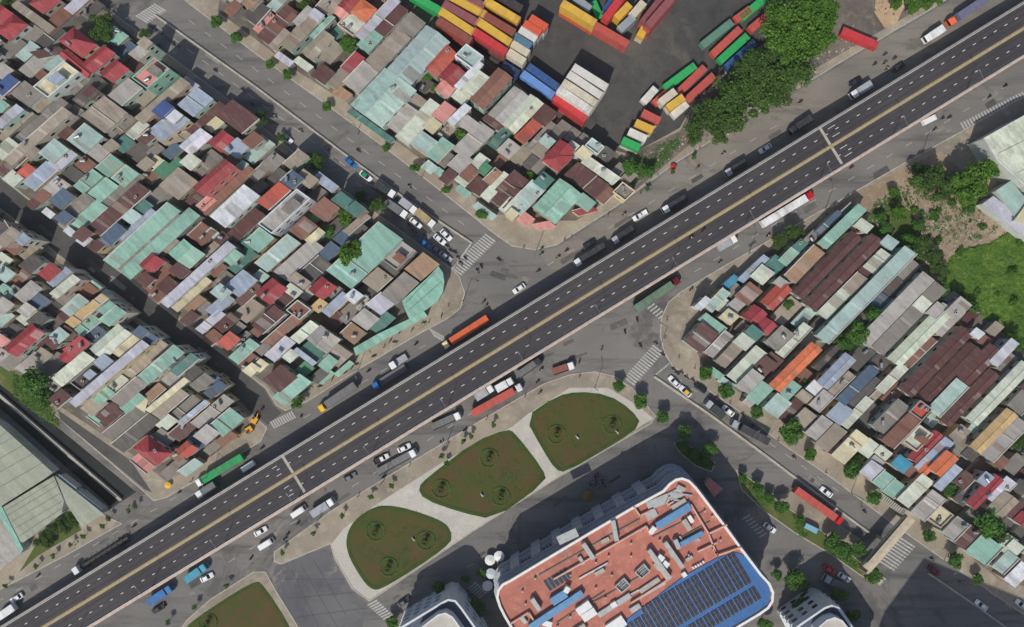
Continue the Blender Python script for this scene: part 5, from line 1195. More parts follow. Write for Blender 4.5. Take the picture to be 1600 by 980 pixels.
VC = {'white': (226, 228, 228), 'silver': (168, 172, 176), 'black': (34, 35, 38), 'grey': (112, 114, 116), 'red': (206, 28, 40), 'dark red': (112, 30, 40), 'blue': (40, 108, 170), 'cyan': (60, 150, 178), 'green': (24, 150, 84), 'yellow': (226, 178, 40), 'cream': (220, 208, 162), 'orange': (222, 100, 56), 'faded red': (190, 82, 70), 'dark': (52, 56, 60), 'brown': (138, 82, 66), 'tan': (168, 148, 108), 'lavender': (112, 112, 140), 'dull green': (100, 126, 104), 'light blue': (120, 170, 190)}
ROADS = {'U': 'on road above flyover', 'L': 'on road below flyover', 'N': 'on container yard avenue', 'S': 'on mall avenue', 'M': 'on the lane beside the mall', 'X': 'in the junction'}
BOXM = {}
def boxmesh(kind, L_, w=2.4, h=2.4):
    key = (kind, round(L_, 1), h)
    if key in BOXM: return BOXM[key]
    m = MB()
    if kind == 'box':
        n = max(3, int(L_ / 1.0)); m.box(-L_, -w / 2, 0, 0, w / 2, h)
        for i in range(n): x = -L_ + (i + 0.5) * L_ / n; m.box(x - .06, -w / 2 - .03, 0.05, x + .06, w / 2 + .03, h + .025)
    elif kind == 'flat':
        m.box(-L_, -w / 2, 0, 0, w / 2, 0.18)
        for y in (-w / 2, w / 2 - .06): m.box(-L_, y, .18, 0, y + .06, .6)
        n = int(L_ / 1.2)
        for i in range(n): m.box(-L_ + i * L_ / n, -w / 2 + .06, .18, -L_ + i * L_ / n + .08, w / 2 - .06, .22)
    elif kind == 'skel':
        for y in (-.5, .4): m.box(-L_, y, -.1, 0, y + .12, .2)
        for i in range(9): m.box(-L_ + i * L_ / 8.3, -1.15, 0, -L_ + i * L_ / 8.3 + .16, 1.15, .16)
    BOXM[key] = m.mesh({'box': 'cargo_box', 'flat': 'load_bed', 'skel': 'trailer_frame'}[kind], M_CHASSIS if kind == 'skel' else M_CONT); return BOXM[key]
def wheels(root, xs, hw_, me, r):
    for x in xs:
        for y in (-hw_, hw_): put('wheel', me, root, loc=(x, y, r))
def vehicle(kind, x0, y0, x1, y1, road, c1, c2=None, z=0.0, extra=''):
    """(x0, y0) is the tail and (x1, y1) the nose in the photo"""
    K = car_meshes(); zz = {'car': .9, 'van': 1.5, 'pickup': .9}.get(kind, 2.5)
    a, b2 = P(x0, y0, zz), P(x1, y1, zz); d = b2 - a; L_ = d.length; ang = math.atan2(d.y, d.x); c = (a + b2) / 2; px, py = (x0 + x1) / 2, (y0 + y1) / 2
    col = lin(VC[c1])
    if kind in ('car', 'van', 'pickup'):
        nm = {'car': 'car', 'van': 'van', 'pickup': 'pickup_truck'}[kind]; root = empty(nm, (c.x, c.y, z), ang)
        if kind == 'car':
            bo = put('body', K['body'], root, col); put('windows', K['glass'], bo); put('roof', K['roof'], root, lin(VC[c2]) if c2 else col)
            for y in (-.6, .6): put('headlight', K['lamp'], bo, loc=(-.02, y, 0))
            wheels(root, (-1.35, 1.4), .8, W_CAR, .33)
        elif kind == 'van':
            bo = put('body', K['vbody'], root, col); put('windscreen', K['vglass'], bo); wheels(root, (-1.6, 1.7), .82, W_CAR, .33)
            for y in (-.62, .62): put('headlight', K['lamp'], bo, loc=(.36, y, .15))
        else:
            put('body', K['pbody'], root, col); put('load_bed', K['pbed'], root, lin(VC[c2]) if c2 else col); put('windows', K['pglass'], root); put('roof', K['proof'], root, col); wheels(root, (-1.6, 1.6), .82, W_CAR, .33)
        ph = '%s %s' % (c1 if not c2 else c1 + ' and ' + c2, nm.replace('_', ' ')); tag(root, cat={'car': 'car', 'van': 'van', 'pickup': 'pickup truck'}[kind], group='cars on the roads')
    else:
        L_ = max(6.2, L_); root = empty({'truck': 'box_truck', 'flat': 'flatbed_truck', 'semi': 'semi_truck', 'skel': 'semi_truck'}[kind], (c.x, c.y, z), ang); nose = L_ / 2
        cb = put('cab', K['cab'], root, col, loc=(nose, 0, 0)); put('windscreen', K['cglass'], cb)
        if kind == 'semi': put('roof_fairing', K['fairing'], cb, col)
        gap = 0.9 if kind in ('semi', 'skel') else 0.25; bl = L_ - 2.1 - gap; bz = 1.25 if kind in ('semi', 'skel') else 1.05
        m = MB(); m.box(-nose + .3, -.45, .75, nose - 1.2, .45, bz); m.build('chassis', M_CHASSIS, root)
        bk = {'truck': 'box', 'semi': 'box', 'flat': 'flat', 'skel': 'skel'}[kind]
        put({'box': 'cargo_box', 'flat': 'load_bed', 'skel': 'trailer_frame'}[bk], boxmesh(bk, bl, h=2.59 if kind == 'semi' else 2.1), root, lin(VC[c2 or c1]), loc=(nose - 2.1 - gap, 0, bz + 0.005))
        xs = [nose - 1.2, -nose + 1.3] if L_ < 9 else ([nose - 1.2, nose - 4.2, -nose + 1.0, -nose + 2.2, -nose + 3.4] if L_ > 11 else [nose - 1.2, -nose + 1.2, -nose + 2.4])
        wheels(root, xs, .98, W_TRK, .5)
        bw = {'truck': '%s box truck', 'semi': '%s container lorry', 'flat': '%s flatbed truck', 'skel': 'empty skeletal trailer lorry with %s cab'}[kind]
        ph = (bw % (c2 or c1)) + (' with %s cab' % c1 if c2 and kind != 'skel' else ''); tag(root, cat='truck', group='trucks on the roads')
    pend(root, ph, ROADS[road], px, py); return root
VEH = """
skel 197 842 113 895 U white;car 36 928 14 942 U white;truck 22 948 -4 966 U white;semi 380 713 306 757 U white green;van 397 723 375 737 U white;truck 336 757 306 776 U white grey
semi 556 601 498 641 U yellow grey;flat 633 574 582 606 U blue grey;flat 633 559 610 573 U white silver;semi 762 497 692 542 U cream orange;car 820 445 802 457 U white;truck 945 384 898 413 U white dark
car 931 375 911 387 U black;truck 990 357 957 378 U silver dark;pickup 1011 331 989 343 U white;truck 1072 309 1036 330 U white dark;truck 1165 254 1134 272 U silver dark;truck 1268 184 1235 206 U dark;car 1206 226 1186 238 U white
truck 1361 131 1331 150 U white silver;car 1347 122 1327 133 U black;car 1412 99 1396 110 U dark;truck 1474 44 1446 62 U white;semi 1538 0 1483 36 U orange lavender
van 1441 193 1467 180 L white;semi 1190 351 1271 302 L red white;truck 1122 388 1152 371 L white silver;semi 992 483 1062 436 L dark~red dull~green;flat 810 587 846 562 L dark grey;flat 864 582 898 570 L white brown
truck 743 622 771 605 L white silver;truck 776 608 801 594 L white;semi 738 646 816 603 L white faded~red;flat 674 669 720 648 L white grey;pickup 584 723 608 711 L white black;car 621 705 642 695 L white;flat 588 740 650 706 L white grey
car 537 751 556 741 L grey;van 455 807 478 792 L white;truck 487 804 521 782 L white silver;car 399 835 415 826 L white;van 404 857 427 843 L white;truck 290 907 322 884 L cyan;car 312 908 334 897 L white;truck 232 942 268 918 L blue;car 238 957 258 945 L black
car 561 267 582 283 N white green;car 543 249 554 259 N blue;truck 587 286 617 306 N white dark;truck 626 313 650 331 N white silver;truck 606 317 636 338 N white grey;truck 651 330 679 353 N white tan;car 643 343 656 354 N white;car 688 358 706 376 N white;car 681 369 693 379 N white;car 657 374 671 386 N blue;car 676 385 690 396 N grey;car 690 396 703 406 N silver
car 440 210 455 222 N white;car 1058 601 1049 592 S white;car 1078 618 1064 605 S white yellow;car 1104 613 1085 599 S black;truck 1131 651 1104 628 S silver dark;car 1148 650 1128 634 S white;semi 1200 690 1144 660 S silver dark
car 1302 777 1281 761 S white;semi 1242 764 1316 817 M red faded~red;van 1257 820 1281 832 M light~blue;car 1196 820 1210 830 M white;car 1287 884 1306 898 M red;car 1311 897 1328 908 M white;truck 1318 918 1289 903 M silver grey;car 1449 884 1471 901 S dark~red;car 1546 955 1522 937 S white;car 1604 951 1590 940 S white;car 622 947 640 934 M dark
"""
for ln in VEH.strip().splitlines():
    for it in ln.split(';'):
        t = it.split(); vehicle(t[0], *[float(v) for v in t[1:5]], t[5], t[6].replace('~', ' '), t[7].replace('~', ' ') if len(t) > 7 else None)

# yellow excavators and dumpers beside the canal quarter
def digger(x, y, rz, label):
    root = empty('excavator', P(x, y, 0.13), R(rz)); root.scale = (.75,) * 3; K = lin((210, 156, 44))
    m = MB()
    for sy in (-1, 1): m.box(-1.6, sy * 1.1 - .25, 0, 1.6, sy * 1.1 + .25, .75)
    m.build('tracks', M_BLACK, root)
    m = MB(); m.box(-1.7, -1.15, .8, 1.0, 1.15, 1.9); m.build('body', M_CAR, root, K)
    m = MB(); m.box(0.1, .15, 1.9, 1.2, 1.1, 2.8); m.build('cab', M_CAR, root, K)
    m = MB(); m.box(0.15, .2, 2.81, 1.1, 1.05, 2.86); m.build('cab_roof', M_GLASS, root)
    m = MB(); m.tube((.8, -.3, 1.7), (3.4, -.3, 3.6), .24, .2, n=6); m.tube((3.4, -.3, 3.6), (5.0, -.3, 1.6), .2, .15, n=6); m.build('boom', M_CAR, root, K)
    m = MB(); m.hexa([(4.8, -.8, .6), (5.5, -.8, .9), (5.5, .2, .9), (4.8, .2, .6)], [(4.7, -.8, 1.5), (5.3, -.8, 1.7), (5.3, .2, 1.7), (4.7, .2, 1.5)]); m.build('bucket', M_DARK, root)
    tag(root, label, 'excavator', 'yellow excavators by the canal quarter')
digger(400, 655, 60, 'yellow excavator by the pavement, upper of the two'); digger(390, 671, 215, 'yellow excavator by the pavement, lower of the two')

# ------------------------------------------------------------------ people on motorbikes and on foot
def skin_mesh(name, verts, edges, radii, rootv, matfun, mats):
    me = bpy.data.meshes.new('skeleton'); me.from_pydata(verts, edges, []); ob = bpy.data.objects.new('skeleton', me); COL.objects.link(ob)
    sk = ob.modifiers.new('skin', 'SKIN'); sub = ob.modifiers.new('sub', 'SUBSURF'); sub.levels = 1; sub.render_levels = 1
    for i, v in enumerate(me.skin_vertices[0].data): v.radius = radii[i] if isinstance(radii[i], tuple) else (radii[i], radii[i]); v.use_root = (i == rootv)
    dg = bpy.context.evaluated_depsgraph_get(); dg.update(); new = bpy.data.meshes.new_from_object(ob.evaluated_get(dg)); new.name = name
    bpy.data.objects.remove(ob); bpy.data.meshes.remove(me)
    new.materials.clear()
    for m_ in mats: new.materials.append(m_)
    for p in new.polygons: p.material_index = matfun(p.center)
    return new
V = [(0, 0, .95), (0, 0, 1.2), (0, 0, 1.42), (0, 0, 1.52), (0.02, 0, 1.64), (0.02, 0, 1.73),
     (0, .18, 1.4), (-.05, .24, 1.14), (.08, .24, .92), (.12, .24, .84), (0, -.18, 1.4), (.06, -.24, 1.14), (.2, -.23, .95), (.24, -.23, .88),
     (0, .1, .9), (.14, .11, .5), (.06, .11, .08), (.18, .11, .04), (0, -.1, .9), (-.06, -.11, .5), (-.26, -.11, .1), (-.14, -.11, .04)]
E = [(0, 1), (1, 2), (2, 3), (3, 4), (4, 5), (2, 6), (6, 7), (7, 8), (8, 9), (2, 10), (10, 11), (11, 12), (12, 13), (0, 14), (14, 15), (15, 16), (16, 17), (0, 18), (18, 19), (19, 20), (20, 21)]
Rr = [(.15, .12), (.16, .12), (.15, .11), .06, .1, .08, .07, .055, .045, .04, .07, .055, .045, .04, .1, .07, .05, .045, .1, .07, .05, .045]
def wmat(c): return 3 if c.z > 1.68 else (2 if c.z > 1.5 or (c.z < 0.98 and abs(c.y) > 0.19) else (0 if c.z > 0.92 else 1))
ME_WALK = skin_mesh('person', V, E, Rr, 0, wmat, [M_CLOTH, M_TROUS, M_SKIN, M_HELM])
V2 = [(-.15, 0, .82), (-.13, 0, 1.05), (-.08, 0, 1.28), (-.05, 0, 1.38), (-.02, 0, 1.5), (-.02, 0, 1.6),
      (-.08, .19, 1.26), (.1, .27, 1.05), (.36, .26, 1.02), (.44, .26, 1.02), (-.08, -.19, 1.26), (.1, -.27, 1.05), (.36, -.26, 1.02), (.44, -.26, 1.02),
      (-.12, .12, .78), (.28, .17, .72), (.16, .17, .34), (.3, .17, .3), (-.12, -.12, .78), (.28, -.17, .72), (.16, -.17, .34), (.3, -.17, .3)]
R2 = list(Rr); R2[4] = .13; R2[5] = .1
ME_RIDE = skin_mesh('person', V2, E, R2, 0, lambda c: 3 if c.z > 1.42 else (2 if (c.x > .3 and c.z > .9) else (0 if c.z > .86 and c.x < .32 else 1)), [M_CLOTH, M_TROUS, M_SKIN, M_HELM])
m = MB(); m.hexa([(-.75, -.13, .45), (.1, -.15, .35), (.1, .15, .35), (-.75, .13, .45)], [(-.8, -.12, .72), (.05, -.14, .74), (.05, .14, .74), (-.8, .12, .72)])
m.hexa([(.1, -.12, .3), (.45, -.1, .4), (.45, .1, .4), (.1, .12, .3)], [(.3, -.1, .98), (.5, -.09, .95), (.5, .09, .95), (.3, .1, .98)]); ME_BK = m.mesh('body', M_CAR)
m = MB(); m.tube((.42, -.34, 1.0), (.42, .34, 1.0), .025, n=6); m.tube((.46, 0, .95), (.62, 0, .3), .04, n=6); ME_HB = m.mesh('handlebar', M_DARK)
m = MB(); m.box(-.7, -.13, .725, .0, .13, .8); ME_SEAT = m.mesh('seat', M_BLACK)
ME_BW = wheelmesh(0.29, 0.09)
SHIRT = [(196, 196, 190), (60, 70, 100), (150, 50, 50), (70, 70, 72), (90, 120, 150), (170, 150, 120), (40, 44, 48), (120, 150, 110), (190, 110, 110), (210, 190, 120)]
SHN = ['white', 'navy', 'red', 'grey', 'blue', 'beige', 'black', 'green', 'pink', 'yellow']
rgp = random.Random(11)
def bike(x, y, heading, z=0.0, rider=True, where='on the road'):
    p = P(x, y, z); ci = rgp.randrange(10); bc = lin(rgp.choice([(40, 40, 44), (150, 30, 34), (190, 190, 192), (40, 60, 110), (70, 72, 76)])); ang = R(heading + rgp.uniform(-8, 8))
    root = empty('motorbike', p, ang); put('body', ME_BK, root, bc); put('handlebar', ME_HB, root); put('seat', ME_SEAT, root)
    for wx in (-.62, .62): put('wheel', ME_BW, root, loc=(wx, 0, .29))
    tag(root, cat='motorbike', group='motorbikes'); pend(root, 'small motorbike ' + ('under a rider' if rider else 'parked'), where, x, y)
    if rider:
        o = put('person', ME_RIDE, None, lin(SHIRT[ci]), p, ang); tag(o, cat='person', group='riders on motorbikes'); pend(o, 'person in %s top on motorbike' % SHN[ci], where, x, y)
def walker(x, y, where='on the pavement'):
    ci = rgp.randrange(10); o = put('person', ME_WALK, None, lin(SHIRT[ci]), P(x, y, 0.12), rgp.uniform(0, 6.28)); tag(o, cat='person', group='people on foot'); pend(o, 'person in %s top on foot' % SHN[ci], where, x, y)
for x, y, a_ in ((846, 389, 210), (846, 397, 210), (872, 402, 210), (841, 424, 200), (779, 406, 150), (752, 417, 300), (746, 424, 300), (756, 472, 40), (760, 478, 40), (995, 500, 120), (976, 519, 120), (1024, 537, 150), (1035, 554, 150), (727, 404, 320), (820, 480, 200), (905, 565, 60), (940, 545, 70), (1000, 540, 130)):
    bike(x, y, a_, 0.0, True, 'in the junction')
for x, y in ((711, 395), (704, 392), (699, 385), (716, 404), (720, 412), (640, 352), (646, 360), (652, 366), (664, 369), (700, 410), (271, 70), (337, 111), (380, 141), (250, 72), (396, 164), (470, 205), (512, 232), (640, 292), (560, 236), (430, 182)): bike(x, y, -37, 0.0, True, 'on container yard avenue')
for x, y in ((1382, 86), (1397, 92), (1366, 101), (1382, 99), (1385, 108), (1250, 160), (1090, 262), (975, 335), (885, 392), (650, 538), (576, 580), (470, 652), (410, 700), (280, 770), (210, 822), (60, 900), (1130, 240)): bike(x, y, 211, 0.0, True, 'on road above flyover')
for x, y in ((1545, 152), (1472, 186), (1483, 184), (1460, 203), (1330, 262), (1125, 410), (1080, 452), (844, 613), (840, 597), (846, 577), (727, 672), (690, 690), (600, 745), (466, 818), (446, 842), (450, 835), (393, 872), (1200, 368), (1570, 135)): bike(x, y, 31, 0.0, True, 'on road below flyover')
for x, y in ((1052, 578), (1058, 584), (1064, 582), (1072, 590), (1082, 594), (1120, 622), (1160, 648), (1175, 664), (1455, 874), (1500, 910), (1240, 715), (1350, 800)): bike(x, y, 143, 0.0, True, 'on mall avenue')
for i, (x, y) in enumerate(((926, 748), (930, 744), (934, 741), (938, 747), (941, 752), (944, 758), (930, 756), (936, 760), (922, 756), (945, 748), (932, 750))): bike(x, y, 70 + 20 * (i % 3), 0.0, False, 'in the cluster before the mall')
for x, y in ((610, 533), (624, 521), (644, 516), (584, 557), (550, 575), (540, 582), (556, 570), (617, 535), (662, 505), (690, 494), (545, 566), (520, 592), (500, 604)): bike(x, y, 215 + rgp.uniform(-40, 40), 0.13, False, 'by the mint shop')
for x, y in ((881, 377), (892, 372), (950, 336), (818, 388), (690, 300), (560, 210), (1000, 305), (1092, 235), (557, 562), (600, 543), (670, 504), (482, 620), (1042, 500), (1038, 530), (1060, 560), (1085, 575), (1215, 688), (1140, 630), (1290, 738), (760, 655), (700, 695), (640, 728), (820, 620), (905, 590), (560, 775), (790, 880), (775, 905), (740, 880), (1345, 790), (340, 728), (300, 752), (200, 795), (120, 850), (700, 480), (1180, 400), (1290, 335)): walker(x, y)

for s_ in (64.0, 68.5):
    w_ = fc0 + fdir * s_ + Vector((-fdir.y, fdir.x, 0)) * -1.6; bike(w_.x / (H - FZ) * F + 800, 490 - w_.y / (H - FZ) * F, 31.4, fz(s_) + 0.005, True, 'up on the flyover deck')

# ------------------------------------------------------------------ trees and plants
def crown_mesh(name, seed, nl, per, leaf, mat, flat=0.75):
    """unit crown (radius 1): lumpy clumps of small leaf faces with gaps"""
    rg = np.random.default_rng(seed); vs = []; fs = []
    lobes = []
    for i in range(nl):
        d = rg.normal(size=3); d /= np.linalg.norm(d); r = rg.uniform(0.25, 0.84 if nl > 20 else 0.70) if i else 0
        c = d * r * np.array([1, 1, flat]); lobes.append((c, rg.uniform(0.18 if nl > 20 else 0.26, 0.42)))
    for c, lr in lobes:
        n = per; d = rg.normal(size=(n, 3)); d /= np.linalg.norm(d, axis=1)[:, None]
        rr = lr * rg.uniform(0.55, 1.05, n); p = c + d * rr[:, None] * np.array([1, 1, 0.8])
        for k in range(n):
            nrm = d[k] * 0.6 + rg.normal(size=3) * 0.55 + np.array([0, 0, 0.35]); nrm /= np.linalg.norm(nrm)
            t = np.cross(nrm, rg.normal(size=3)); t /= np.linalg.norm(t) + 1e-6; b2 = np.cross(nrm, t); s = leaf * rg.uniform(0.6, 1.3)
            o = len(vs); q = p[k]
            vs += [tuple(q - t * s), tuple(q - b2 * s * 0.6 + t * 0.1 * s), tuple(q + t * s), tuple(q + b2 * s * 0.6)]
            fs.append((o, o + 1, o + 2, o + 3))
    me = bpy.data.meshes.new(name); me.from_pydata(vs, [], fs); me.materials.append(mat); me.update(); return me
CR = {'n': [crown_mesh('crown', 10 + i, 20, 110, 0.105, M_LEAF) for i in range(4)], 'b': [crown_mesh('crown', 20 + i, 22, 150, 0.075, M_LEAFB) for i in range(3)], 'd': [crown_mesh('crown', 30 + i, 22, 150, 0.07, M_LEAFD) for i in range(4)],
      's': [crown_mesh('crown', 40 + i, 9, 60, 0.15, M_LEAF) for i in range(3)], 'B': [crown_mesh('crown', 50 + i, 16, 110, 0.11, M_LEAFB) for i in range(2)]}
def trunk_mesh(seed, n=5):
    rg = random.Random(seed); m = MB(); m.tube((0, 0, 0), (0.02, 0.01, 0.55), 0.055, 0.04, n=7)
    for i in range(n):
        a_ = 6.283 * i / n + rg.uniform(-.4, .4); r = rg.uniform(.3, .55); m.tube((0.02, 0.01, 0.5), (r * math.cos(a_), r * math.sin(a_), rg.uniform(.8, 1.05)), 0.03, 0.012, n=5)
    return m.mesh('trunk', M_BARK)
TRK = [trunk_mesh(i) for i in range(3)]
rgt = random.Random(3)
def tree(x, y, rpx, kind, label=None, where=None, h=None, group='street trees', name='tree'):
    """x, y: photo pixel of the crown's middle; rpx: crown radius in photo pixels"""
    r = rpx / 5.0; zc = h if h else max(2.0, r * 1.7); p = P(x, y, zc); zb = 0.13
    root = empty(name, (p.x, p.y, zb), rgt.uniform(0, 6.28)); s = zc / 1.0
    put('trunk', rgt.choice(TRK), root, scale=(min(s, r * 1.6) * .9, min(s, r * 1.6) * .9, s * .95))
    put('crown', rgt.choice(CR[kind]), root, loc=(0, 0, zc - zb), rotz=rgt.uniform(0, 6.28), scale=(r * 1.12 * rgt.uniform(.92, 1.08), r * 1.12 * rgt.uniform(.92, 1.08), r * rgt.uniform(.85, 1.0)))
    tag(root, cat='tree', group=group)
    if where is None: root['label'] = label
    else: pend(root, label, where, x, y)
for t in ((966, 604, 11), (1000, 627, 12), (1036, 653, 12), (1070, 678, 14), (1108, 703, 13)): tree(*t, 'n', 'round green street tree', 'between gardens and avenue')
for t in ((1102, 583, 12), (1135, 612, 12), (1183, 644, 10), (1236, 676, 18), (1266, 710, 10), (1366, 778, 13), (1332, 735, 14), (1325, 738, 10), (1452, 838, 11), (1493, 876, 13), (1528, 905, 9)): tree(*t, 'n', 'leafy street tree', 'on the mall avenue pavement')
for t in ((337, 34, 10), (370, 58, 11), (422, 100, 8), (449, 116, 9), (511, 166, 8), (604, 231, 8), (648, 262, 9), (697, 297, 7), (753, 335, 10)): tree(*t, 'n', 'small dark street tree', 'on the pavement below the container yard')
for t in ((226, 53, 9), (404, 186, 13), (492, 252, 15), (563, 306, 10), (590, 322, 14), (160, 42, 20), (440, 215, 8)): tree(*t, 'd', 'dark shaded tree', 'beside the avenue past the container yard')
for t in ((547, 398, 22, 'B'), (440, 310, 10, 'n'), (538, 340, 14, 'B'), (512, 362, 12, 'n'), (545, 68, 15, 'n'), (668, 118, 11, 'n'), (680, 138, 9, 'n'), (722, 208, 12, 's'), (826, 276, 10, 'B'), (985, 262, 14, 'n'), (1012, 268, 12, 'n'), (55, 598, 24, 'n'), (70, 622, 15, 'n'), (465, 630, 12, 's'), (475, 6, 13, 'd'), (12, 10, 14, 'd')): tree(*t, 'leafy garden tree', 'among the houses', group='trees among the houses')
for t in ((1340, 522, 18, 'n'), (1320, 540, 14, 'n'), (1365, 490, 16, 'n'), (1305, 525, 13, 'd'), (1258, 596, 8, 'n'), (1547, 820, 22, 'n'), (1560, 838, 15, 'd'), (1340, 724, 13, 'd'), (1484, 766, 11, 'n'), (1590, 690, 14, 'd'), (1232, 475, 9, 'n'), (1240, 365, 16, 'd'), (1218, 378, 13, 'd')): tree(*t, 'leafy yard tree', 'among the long brown roofs', group='trees among the houses')
# grove by the container yard
for t in ((1250, 30, 34), (1222, 55, 30), (1278, 52, 30), (1252, 74, 28), (1215, 22, 24), (1290, 18, 22), (1268, 8, 24), (1235, 85, 18)): tree(t[0], t[1], t[2], 'b', 'bright green broad tree', 'above the dark grove by the yard', h=9.0 + (t[0] % 5) * .4, group='grove by the container yard')
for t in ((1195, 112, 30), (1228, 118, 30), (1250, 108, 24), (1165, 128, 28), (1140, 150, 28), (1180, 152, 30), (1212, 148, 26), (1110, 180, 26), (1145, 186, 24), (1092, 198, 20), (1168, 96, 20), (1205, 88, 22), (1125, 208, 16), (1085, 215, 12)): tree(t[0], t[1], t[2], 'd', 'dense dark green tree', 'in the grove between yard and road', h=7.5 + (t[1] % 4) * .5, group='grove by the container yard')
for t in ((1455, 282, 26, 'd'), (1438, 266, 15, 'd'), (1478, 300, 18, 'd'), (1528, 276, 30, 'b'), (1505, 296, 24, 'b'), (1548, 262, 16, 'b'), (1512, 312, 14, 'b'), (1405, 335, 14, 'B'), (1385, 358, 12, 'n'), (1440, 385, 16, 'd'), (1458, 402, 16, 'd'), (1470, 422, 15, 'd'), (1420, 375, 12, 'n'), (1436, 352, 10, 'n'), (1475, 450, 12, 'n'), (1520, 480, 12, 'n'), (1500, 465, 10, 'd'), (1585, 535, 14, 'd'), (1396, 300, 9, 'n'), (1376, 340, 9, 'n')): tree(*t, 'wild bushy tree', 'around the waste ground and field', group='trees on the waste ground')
for t in ((1400, 5, 12), (1425, 8, 14), (1448, 4, 12), (1470, -4, 12)): tree(*t, 'B', 'light green bush', 'beside the sand patch', group='trees by the sand patch')
for t in ((1184, 764, 12), (1222, 792, 13), (1202, 778, 9), (1300, 845, 15), (1320, 860, 18), (1342, 858, 12), (1366, 900, 14), (1160, 748, 9), (1252, 812, 9), (1100, 722, 10), (1085, 712, 12), (1070, 700, 10)): tree(*t, 'n', 'green tree', 'in the planted island beside the mall', group='trees on the planted islands')
for t in ((686, 918, 13), (727, 905, 8), (612, 973, 10), (745, 950, 14), (1240, 905, 16), (1255, 915, 12), (1250, 945, 14), (1215, 898, 10), (1334, 962, 13), (1310, 930, 14), (1196, 975, 12), (735, 962, 12), (776, 930, 9), (752, 895, 8)): tree(*t, 'n', 'shade tree', 'around the feet of the mall', group='trees around the mall')
for t in ((535, 806), (440, 864), (490, 834), (579, 777), (612, 759), (690, 712), (725, 690), (735, 682), (697, 724), (770, 664), (304, 949), (354, 916), (262, 972)): tree(t[0], t[1], 5.5, 's', 'thin young sapling', 'on the pavement beside the gardens', h=2.6, group='saplings by the gardens', name='sapling')
for t in ((160, 822), (170, 810), (82, 869), (110, 851), (56, 885), (8, 915), (200, 799), (212, 792), (130, 838), (1051, 268), (1012, 295), (1084, 245)): tree(t[0], t[1], 5, 's', 'thin young sapling', 'on the pavement above the flyover', h=2.4, group='saplings above the flyover', name='sapling')
for t in ((70, 838, 10), (82, 828, 11), (96, 818, 11), (108, 810, 10), (60, 848, 9), (102, 826, 9), (76, 850, 8), (118, 818, 7)): tree(*t, 'd', 'dark green shrub', 'against the grey warehouse', h=2.2, group='shrubs by the warehouse', name='shrub')

# ring beds with palms in the three gardens
m = MB()
for i in range(10):
    a_ = 6.283 * i / 10; pr = None
    for k in range(4):
        r0, r1 = k * .62, (k + 1) * .62; z0, z1 = 2.9 + .75 * math.sin(k / 4 * 3.0), 2.9 + .75 * math.sin((k + 1) / 4 * 3.0) - (.45 if k == 3 else 0); w0, w1 = (.16, .34, .32, .2)[k], (.34, .32, .2, .03)[k]
        ca_, sa_ = math.cos(a_), math.sin(a_)
        for sg in (-1, 1): m.add([(r0 * ca_, r0 * sa_, z0), (r1 * ca_, r1 * sa_, z1), (r1 * ca_ - sg * w1 * sa_, r1 * sa_ + sg * w1 * ca_, z1 - .16), (r0 * ca_ - sg * w0 * sa_, r0 * sa_ + sg * w0 * ca_, z0 - .16)], [(0, 1, 2, 3)])
ME_FROND = m.mesh('fronds', M_LEAFD)
m = MB(); m.tube((0, 0, 0), (.04, .02, 2.1), .15, .1, n=8); ME_PALMT = m.mesh('trunk', M_BARK)
def ring_mesh(ro, ri, seed):
    rg = random.Random(seed); m = MB()
    for i in range(420):
        a_ = rg.uniform(0, 6.283); r = rg.uniform(ri, ro); z = rg.uniform(.05, .45); x, y = r * math.cos(a_), r * math.sin(a_); s = .14
        u = Vector((rg.gauss(0, 1), rg.gauss(0, 1), rg.gauss(0, .6))).normalized() * s; v = u.cross(Vector((0, 0, 1))); v = v.normalized() * s * .7
        c_ = Vector((x, y, z)); m.add([c_ - u, c_ - v, c_ + u, c_ + v], [(0, 1, 2, 3)])
    return m.mesh('ring_hedge', M_LEAF)
RING = ring_mesh(3.05, 2.7, 4)
m = MB(); n = 28
for i in range(n):
    a0, a1 = 6.283 * i / n, 6.283 * (i + 1) / n; m.prism([(3.2 * math.cos(a0), 3.2 * math.sin(a0)), (3.2 * math.cos(a1), 3.2 * math.sin(a1)), (2.55 * math.cos(a1), 2.55 * math.sin(a1)), (2.55 * math.cos(a0), 2.55 * math.sin(a0))], 0.02, 0.12)
ME_RB = m.mesh('ring_bed', M_SCRUB)
LOW = crown_mesh('low_bush', 77, 9, 60, 0.14, M_LEAFD, 0.4)
for i, (x, y) in enumerate(((869, 679), (956, 664), (764, 716), (689, 764), (782, 776), (587, 831), (665, 845), (607, 886), (325, 973))):
    p = P(x, y, 0.15); wh = 'in the upper garden' if i < 2 else ('in the middle garden' if i < 5 else ('in the courtyard garden' if i < 8 else 'in the lawn at the lower left'))
    bed = empty('flower_bed', p, rgt.uniform(0, 6)); put('ring_bed', ME_RB, bed); put('ring_hedge', RING, bed); tag(bed, cat='flower bed', group='ring beds in the gardens'); pend(bed, 'round bed with green hedge ring', wh, x, y)
    q = P(x, y, 0.15); pl = empty('palm_tree', q, rgt.uniform(0, 6)); put('trunk', ME_PALMT, pl); put('fronds', ME_FROND, pl, loc=(0, 0, -.9), scale=(.55, .55, 1)); put('low_bush', LOW, pl, loc=(0, 0, .3), scale=(1.1, 1.1, .6)); tag(pl, cat='palm', group='palms in the ring beds'); pend(pl, 'dark palm in a ring bed', wh, x, y)
